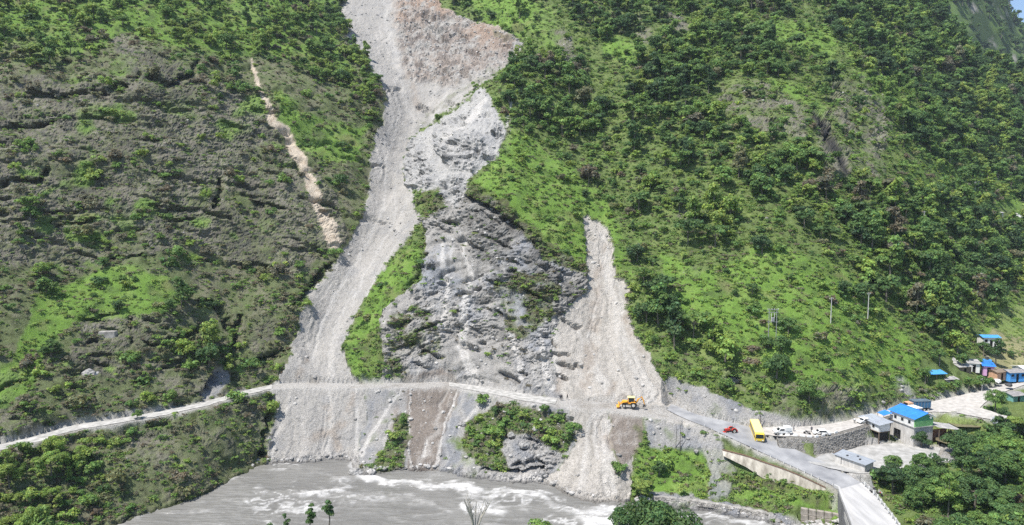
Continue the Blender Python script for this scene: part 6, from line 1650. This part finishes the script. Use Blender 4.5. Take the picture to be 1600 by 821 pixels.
# ------------------------------------------------------------------ people
def person(px, py, z, rot, label, top, legs_m, pose='stand', z_off=0.0, on=None):
    p = on if on is not None else at_z(px, py, z)
    t = thing('person', label, 'person', p, rot)
    J = {'pel': ((0, 0, .95), .15), 'spi': ((0, 0, 1.15), .145), 'che': ((0, 0, 1.35), .17), 'nec': ((0, 0, 1.5), .065), 'hea': ((.02, 0, 1.62), .105), 'top': ((.01, 0, 1.72), .085)}
    if pose == 'sit':
        lg = {k + s_: v for s_, y in (('l', .13), ('r', -.13)) for k, v in (('hip', ((0, y, .9), .11)), ('kne', ((.42, y * 1.5, .82), .075)), ('ank', ((.35, y * 1.5, .40), .05)), ('toe', ((.52, y * 1.5, .36), .045)))}
    else:
        st_ = .14 if pose == 'walk' else .03
        lg = {}
        for s_, y, q in (('l', .11, st_), ('r', -.11, -st_)):
            lg['hip' + s_] = ((0, y, .9), .11); lg['kne' + s_] = ((q * .8 + .04, y * 1.1, .5), .072); lg['ank' + s_] = ((q, y * 1.15, .09), .048); lg['toe' + s_] = ((q + .17, y * 1.2, .04), .042)
    ar = {}
    for s_, y in (('l', .2), ('r', -.2)):
        ar['sho' + s_] = ((0, y, 1.42), .07); 
        if pose == 'sit': ar['elb' + s_] = ((.16, y * 1.3, 1.2), .048); ar['wri' + s_] = ((.45, y * 1.3, 1.15), .034); ar['han' + s_] = ((.53, y * 1.3, 1.15), .04)
        else: ar['elb' + s_] = ((-.03, y * 1.3, 1.13), .048); ar['wri' + s_] = ((.08, y * 1.35, .9), .034); ar['han' + s_] = ((.1, y * 1.35, .81), .038)
    J.update(lg); J.update(ar)
    names = list(J); ix = {n_: i for i, n_ in enumerate(names)}
    E = [('pel', 'spi'), ('spi', 'che'), ('che', 'nec'), ('nec', 'hea'), ('hea', 'top')]
    for s_ in 'lr': E += [('pel', 'hip' + s_), ('hip' + s_, 'kne' + s_), ('kne' + s_, 'ank' + s_), ('ank' + s_, 'toe' + s_), ('che', 'sho' + s_), ('sho' + s_, 'elb' + s_), ('elb' + s_, 'wri' + s_), ('wri' + s_, 'han' + s_)]
    # fingers: five short chains from each hand
    V = [J[n_][0] for n_ in names]; Rr = [J[n_][1] for n_ in names]; EE = [(ix[a], ix[b]) for a, b in E]
    for s_ in 'lr':
        hx = J['han' + s_][0]; wv_ = Vector(hx) - Vector(J['wri' + s_][0]); wv_.normalize(); sd_ = wv_.cross(Vector((0, 0, 1)) if pose == 'sit' else Vector((0, 1, 0))).normalized()
        for k in range(5):
            o_ = (k - 2) * .018; l = .085 if 0 < k < 4 else .065
            b = Vector(hx) + wv_ * .02 + sd_ * (o_ + (.03 if k == 4 else 0)); e = b + wv_ * l + sd_ * (.03 if k == 4 else 0)
            V += [tuple(b), tuple(e)]; Rr += [.010, .008]; n_ = len(V); EE += [(ix['han' + s_], n_ - 2), (n_ - 2, n_ - 1)]
    me = bpy.data.meshes.new('body'); me.from_pydata(V, EE, []); o = bpy.data.objects.new('body', me); COL.objects.link(o); o.parent = t
    md = o.modifiers.new('skin', 'SKIN'); md.use_smooth_shade = True
    for i, v in enumerate(me.skin_vertices[0].data): v.radius = (Rr[i], Rr[i]); v.use_root = (i == 0)
    o.modifiers.new('sub', 'SUBSURF').levels = 1; o.modifiers['sub'].render_levels = 1
    # clothing colours by height
    m_ = bpy.data.materials.new('person_cloth'); m_.use_nodes = True; nt_ = m_.node_tree; b = nt_.nodes['Principled BSDF']
    tc = nt_.nodes.new('ShaderNodeTexCoord'); sx_ = nt_.nodes.new('ShaderNodeSeparateXYZ'); rp = nt_.nodes.new('ShaderNodeValToRGB'); mr_ = nt_.nodes.new('ShaderNodeMapRange'); mr_.inputs[2].default_value = 1.8
    nt_.links.new(tc.outputs['Object'], sx_.inputs[0]); nt_.links.new(sx_.outputs[2], mr_.inputs[0]); nt_.links.new(mr_.outputs[0], rp.inputs[0]); nt_.links.new(rp.outputs[0], b.inputs['Base Color'])
    rp.color_ramp.interpolation = 'CONSTANT'; cr_ = rp.color_ramp
    cr_.elements[0].color = (.03, .025, .02, 1); cr_.elements[1].position = .04; cr_.elements[1].color = (*legs_m, 1)
    for pos_, c_ in ((.53, top), (.835, (.30, .17, .11)), (.925, (.012, .01, .01))): e_ = cr_.elements.new(pos_); e_.color = (*c_, 1)
    b.inputs['Roughness'].default_value = .85
    me.materials.append(m_)
    return t
person(875.5, 625.5, 16.8, 1.2, 'person in dark clothes standing on the track, the left one of the pair', (.05, .05, .06), (.03, .03, .04))
person(877.8, 625.5, 16.8, -1.9, 'person in black standing shoulder to shoulder beside the left walker', (.02, .02, .025), (.05, .045, .04))
person(886.5, 624.5, 16.8, 2.6, 'person in dark jacket on the track a few steps nearer the second slide', (.07, .06, .05), (.03, .03, .04), 'walk')
person(1240, 674, 13.45, 0, 'person in grey standing behind the covered pickup', (.22, .23, .25), (.05, .05, .07))
person(1268, 676, 13.45, 1.0, 'person in dark top standing by the motorbikes above the stone wall', (.06, .06, .08), (.03, .03, .03))
person(1335, 662, 13.75, 1.0, 'person in white on the upper road before the stilt hut', (.6, .6, .6), (.05, .05, .05))
# ------------------------------------------------------------------ motorbikes
def motorbike(px, py, z, rot, label, m_):
    p = at_z(px, py, z); t = thing('motorbike', label, 'motorbike', p, rot)
    for x in (-.65, .65):
        o = PB().disc((0, 0, 0), .32, .11, 14).build('wheel', M_TYRE, t); o.location = (x, 0, .32)
    PB().tube([(-.6, 0, .45), (-.1, 0, .55), (.3, 0, .75), (.5, 0, .85)], [.08, .16, .14, .06], 6).build('frame', M_DSTEEL, t)
    PB().box(-.05, .4, -.13, .13, .75, 1.0, top=(.08, .04)).build('tank', m_, t, bevel=.04)
    PB().box(-.75, -.05, -.13, .13, .78, .9).build('seat', M_DSTEEL, t, bevel=.03)
    PB().tube([(.65, 0, .32), (.42, 0, 1.1)], .04, 6).build('fork', M_STEEL, t)
    PB().tube([(.4, -.35, 1.1), (.42, 0, 1.08), (.4, .35, 1.1)], .025, 5).build('handlebar', M_DSTEEL, t)
    PB().disc((.58, 0, .95), .1, .12, 8).build('headlight', M_WHITE, t)
    return t, p
motorbike(1261, 679, 13.4, 2.4, 'dark motorbike parked behind the kerb blocks left of the white car', M_DSTEEL)
t, p = motorbike(1365, 772, 8.45, -1.3, 'black motorbike stopped at the end of the bridge, the left one of the pair', M_DSTEEL)
person(0, 0, 0, -1.3, 'rider in dark jacket astride the left motorbike at the bridge', (.04, .04, .05), (.03, .03, .04), 'sit', on=p + Vector((-.08, .0, -.02)))
t, p = motorbike(1374, 775, 8.45, -1.1, 'black motorbike stopped beside the bridge railing', M_RED)
person(0, 0, 0, -1.1, 'rider in pale shirt astride the motorbike nearest the bridge railing', (.5, .48, .45), (.04, .04, .05), 'sit', on=p + Vector((-.08, .0, -.02)))
# ------------------------------------------------------------------ poles
def pole(px, py, top_py, label, m_=M_POLE, r=.13, arms=True, name='utility_pole', lean=0.0):
    p = on_ground(px, py); h = (CAMH + p.y * float(T(top_py))) - p.z
    t = thing(name, label, 'pole', p); t.rotation_euler = (0, lean, .3)
    PB().tube([(0, 0, -.5), (0, 0, h * .5), (0, 0, h)], [r * 1.15, r, r * .7], 8).build('shaft', m_, t)
    if arms:
        PB().box(-.75, .75, -.05, .05, h - .55, h - .42).build('crossarm', M_STEEL, t)
        for x in (-.65, 0, .65): PB().tube([(x, 0, h - .42), (x, 0, h - .18)], .05, 6).build('insulator', M_WHITE, t)
    return t, p, h
wires = []
pole(1298, 503, 465, 'lone pale concrete pole on the green slope right of the transformer')
pole(1356, 496, 457, 'pale concrete pole higher on the slope beside a dark tree')
pole(1443, 358, 330, 'pale pole standing among the forest below the shrine tree')
pole(1523, 304, 284, 'left one of the two short poles above the shrine tree')
pole(1528, 304, 283, 'right one of the two short poles above the shrine tree')
pole(1534, 613, 591, 'pale pole on the verge beside the hamlet hedge')
pole(1541, 577, 556, 'thin pale pole behind the pink house')
pole(1188, 664, 641, 'thin grey pole at the cut bank above the road behind the bus', M_DPOLE, .08, False)
pole(1312, 450, 441, 'short pale stub pole above the lone pole', M_POLE, .1, False)
pole(1056, 702, 666, 'thin dark bare pole on the grey embankment, the left one', M_DPOLE, .07, False, lean=.02)
pole(1063, 703, 664, 'thin dark bare pole on the grey embankment, the right one', M_DPOLE, .07, False, lean=-.02)
pole(1340, 735, 700, 'thin white pole beside the yard shed', M_WHITE, .05, False) if False else None
pA = on_ground(1212, 542); hA = (CAMH + pA.y * float(T(482))) - pA.z
hf = thing('transformer_stand', 'tall twin-pole electricity stand with a transformer rising out of the bushes', 'transformer', pA)
sp_ = 12 / K * pA.y
for x in (0, -sp_): PB().tube([(x, 0, -1), (x, 0, hA)], [.13, .10], 8).build('post', M_STEEL, hf)
for z_ in (hA - .5, hA - 1.3, hA - 4.2): PB().box(-sp_ - .5, .5, -.08, .08, z_, z_ + .16).build('crossarm', M_STEEL, hf)
PB().box(-sp_ * .5 - .45, -sp_ * .5 + .45, -.35, .35, hA - 4.0, hA - 2.8).build('transformer', M_STEEL, hf, bevel=.08)
for x in (-sp_ - .4, -sp_ * .66, -sp_ * .33, .4): PB().tube([(x, 0, hA - .34), (x, 0, hA)], .06, 6).build('insulator', M_WHITE, hf)
for x in (-sp_ * .7, -sp_ * .3): PB().tube([(x, 0, hA - 4), (x, 0, hA - 1.3)], .06, 6).build('fuse', M_WHITE, hf)
# ------------------------------------------------------------------ trees on the near bank, whose tops reach into the picture
def big_tree(px, top_py, Y, R, h, kind, t_, label, n=5200, leaf=.05, seed=1, dens=.85, flat_=.8):
    top = at_Y(px, top_py, Y); cl_ = crown_clumps(seed, h, R, kind)
    mx_ = max(c[2] + c[3] * flat_ for c in cl_)
    base = Vector((top.x, Y, top.z - mx_))
    root = thing('tree', label, 'tree', base, 0, 'single trees')
    V, F, cc = leaf_mesh('crown', seed + 50, cl_, n, leaf * R, flat_=flat_)
    c = np_mesh('crown', V, F, M_LEAF, cc, smooth=False); c.parent = root; c['tone'] = t_
    tr_ = limbs('trunk', seed + 90, h, cl_, .035 * R + .1, M_BARK); COL.objects.link(tr_); tr_.parent = root
    gz = ground_z(base.x, Y)
    if gz < base.z:
        PB().tube([(0, 0, gz - base.z - 1), (0, 0, .2)], [.06 * R + .15, .05 * R + .1], 8).build('lower_trunk', M_BARK, root)
    return root
big_tree(1025, 784, 118, 7.2, 9, 'round', .18, 'very large dark green crown rising from the near bank below the terrace', 9000, .045, 31)
big_tree(968, 792, 116, 2.4, 4, 'round', .15, 'small dark crown beside the very large one on the near bank', 1600, .08, 32)
big_tree(485, 786, 104, 1.3, 5.5, 'tall', .26, 'slender leafy treetop over the river, the middle one of three', 1500, .10, 33)
big_tree(513, 779, 102, 1.35, 5.0, 'tall', .16, 'tallest slender treetop over the river with a dark top-heavy crown', 1500, .10, 34)
big_tree(447, 802, 103, 1.0, 4, 'tall', .16, 'low slender treetop over the river, left of its two taller neighbours', 1000, .10, 35)
big_tree(422, 816, 103, .8, 3, 'round', .16, 'tip of a small treetop just showing at the lower frame edge', 600, .10, 39)
big_tree(845, 812, 108, 2.6, 5, 'round', .5, 'light green feathery treetop at the bottom edge over the river', 1800, .08, 36)
# bare tree
top = at_Y(742, 774, 108); bz = ground_z(top.x, 108)
bt_ = thing('bare_tree', 'leafless grey tree with a fan of thin branches against the river', 'tree', (top.x, 108, top.z - 8.5), 0)
g = random.Random(5); tb = PB(); tb.tube([(0, 0, bz - (top.z - 8.5) - 1), (0, 0, 2.2)], [.28, .14], 7); tb.build('trunk', M_PALEBARK, bt_)
pb = PB(); tw = PB()
for i in range(13):
    a = g.uniform(0, 6.28); sp = g.uniform(.1, .42); e = Vector((math.cos(a) * 6.3 * sp * 1.1, math.sin(a) * 3 * sp, 2.2 + 6.3 * g.uniform(.75, 1.0))); m2 = Vector((e.x * .42, e.y * .4, 2.2 + (e.z - 2.2) * .5))
    pb.tube([(0, 0, 1.2 + g.random()), m2, e], [.14, .085, .04], 5)
    for k in range(5):
        s_ = m2.lerp(e, g.uniform(0, .8)); tw.tube([s_, s_ + Vector((g.uniform(-.7, .7), g.uniform(-.5, .5), g.uniform(.6, 1.5)))], [.05, .025], 4)
pb.build('branch', M_PALEBARK, bt_, kind='stuff'); tw.build('twig', M_PALEBARK, bt_, kind='stuff')
# grey stone slab on the ledge outcrop
p = on_ground(168, 527)
PBs = PB(); PBs.box(-2.4, 2.4, -.6, 1.6, -.4, 1.7, top=(.12, .1)); sl_ = PBs.build('rock_slab', M_STWALL, bevel=.12); sl_.location = p; sl_.rotation_euler = (0, 0, .1)
tag(sl_, 'flat-topped grey block of rock on the small ledge outcrop', 'rock')
for (px, py, s_, lab) in [(140, 585, 1.4, 'big grey boulder at the foot of the ledge outcrop'), (820, 695, 1.1, 'pale angular boulder in the middle of the river knoll'), (800, 680, .8, 'dark-streaked boulder on the left of the river knoll'), (838, 672, .7, 'white angular boulder near the top of the river knoll'),
                        (845, 712, .9, 'split grey boulder at the lower right of the river knoll'), (556, 738, 1.2, 'wet dark boulder at the water by the slide toe'), (722, 664, .8, 'single pale boulder lodged beside the river knoll'), (1148, 594, 1.1, 'pale rock in the mouth of the hollow above the road'),
                        (1263, 612, .7, 'brownish rock sticking out of the lower slope')]:
    p = on_ground(px, py); g = random.Random(int(px)); bm = bmesh.new(); bmesh.ops.create_icosphere(bm, subdivisions=3, radius=s_)
    pts = np.array([v.co[:] for v in bm.verts]); nn = np.array([v.normal[:] for v in bm.verts]) if False else pts / s_
    dsp = ridged(pts[:, 0] + px, pts[:, 1], pts[:, 2], s_ * .9, 3) * .5 * s_ + np.round(fbm(pts[:, 0], pts[:, 1] + py, pts[:, 2], s_ * 1.1, 2) * 3) / 3 * .5 * s_
    for v, d_, n_ in zip(bm.verts, dsp, nn): v.co += Vector(n_) * float(d_); v.co.x *= 1.25; v.co.z *= .8
    me = bpy.data.meshes.new('boulder'); bm.to_mesh(me); bm.free(); me.materials.append(mat('boulder_rock', (.20, .195, .185), .9, .45, 1.6, bump=.05, c2=(.42, .41, .39))); o = bpy.data.objects.new('boulder', me); COL.objects.link(o); o.location = p; tag(o, lab, 'boulder')
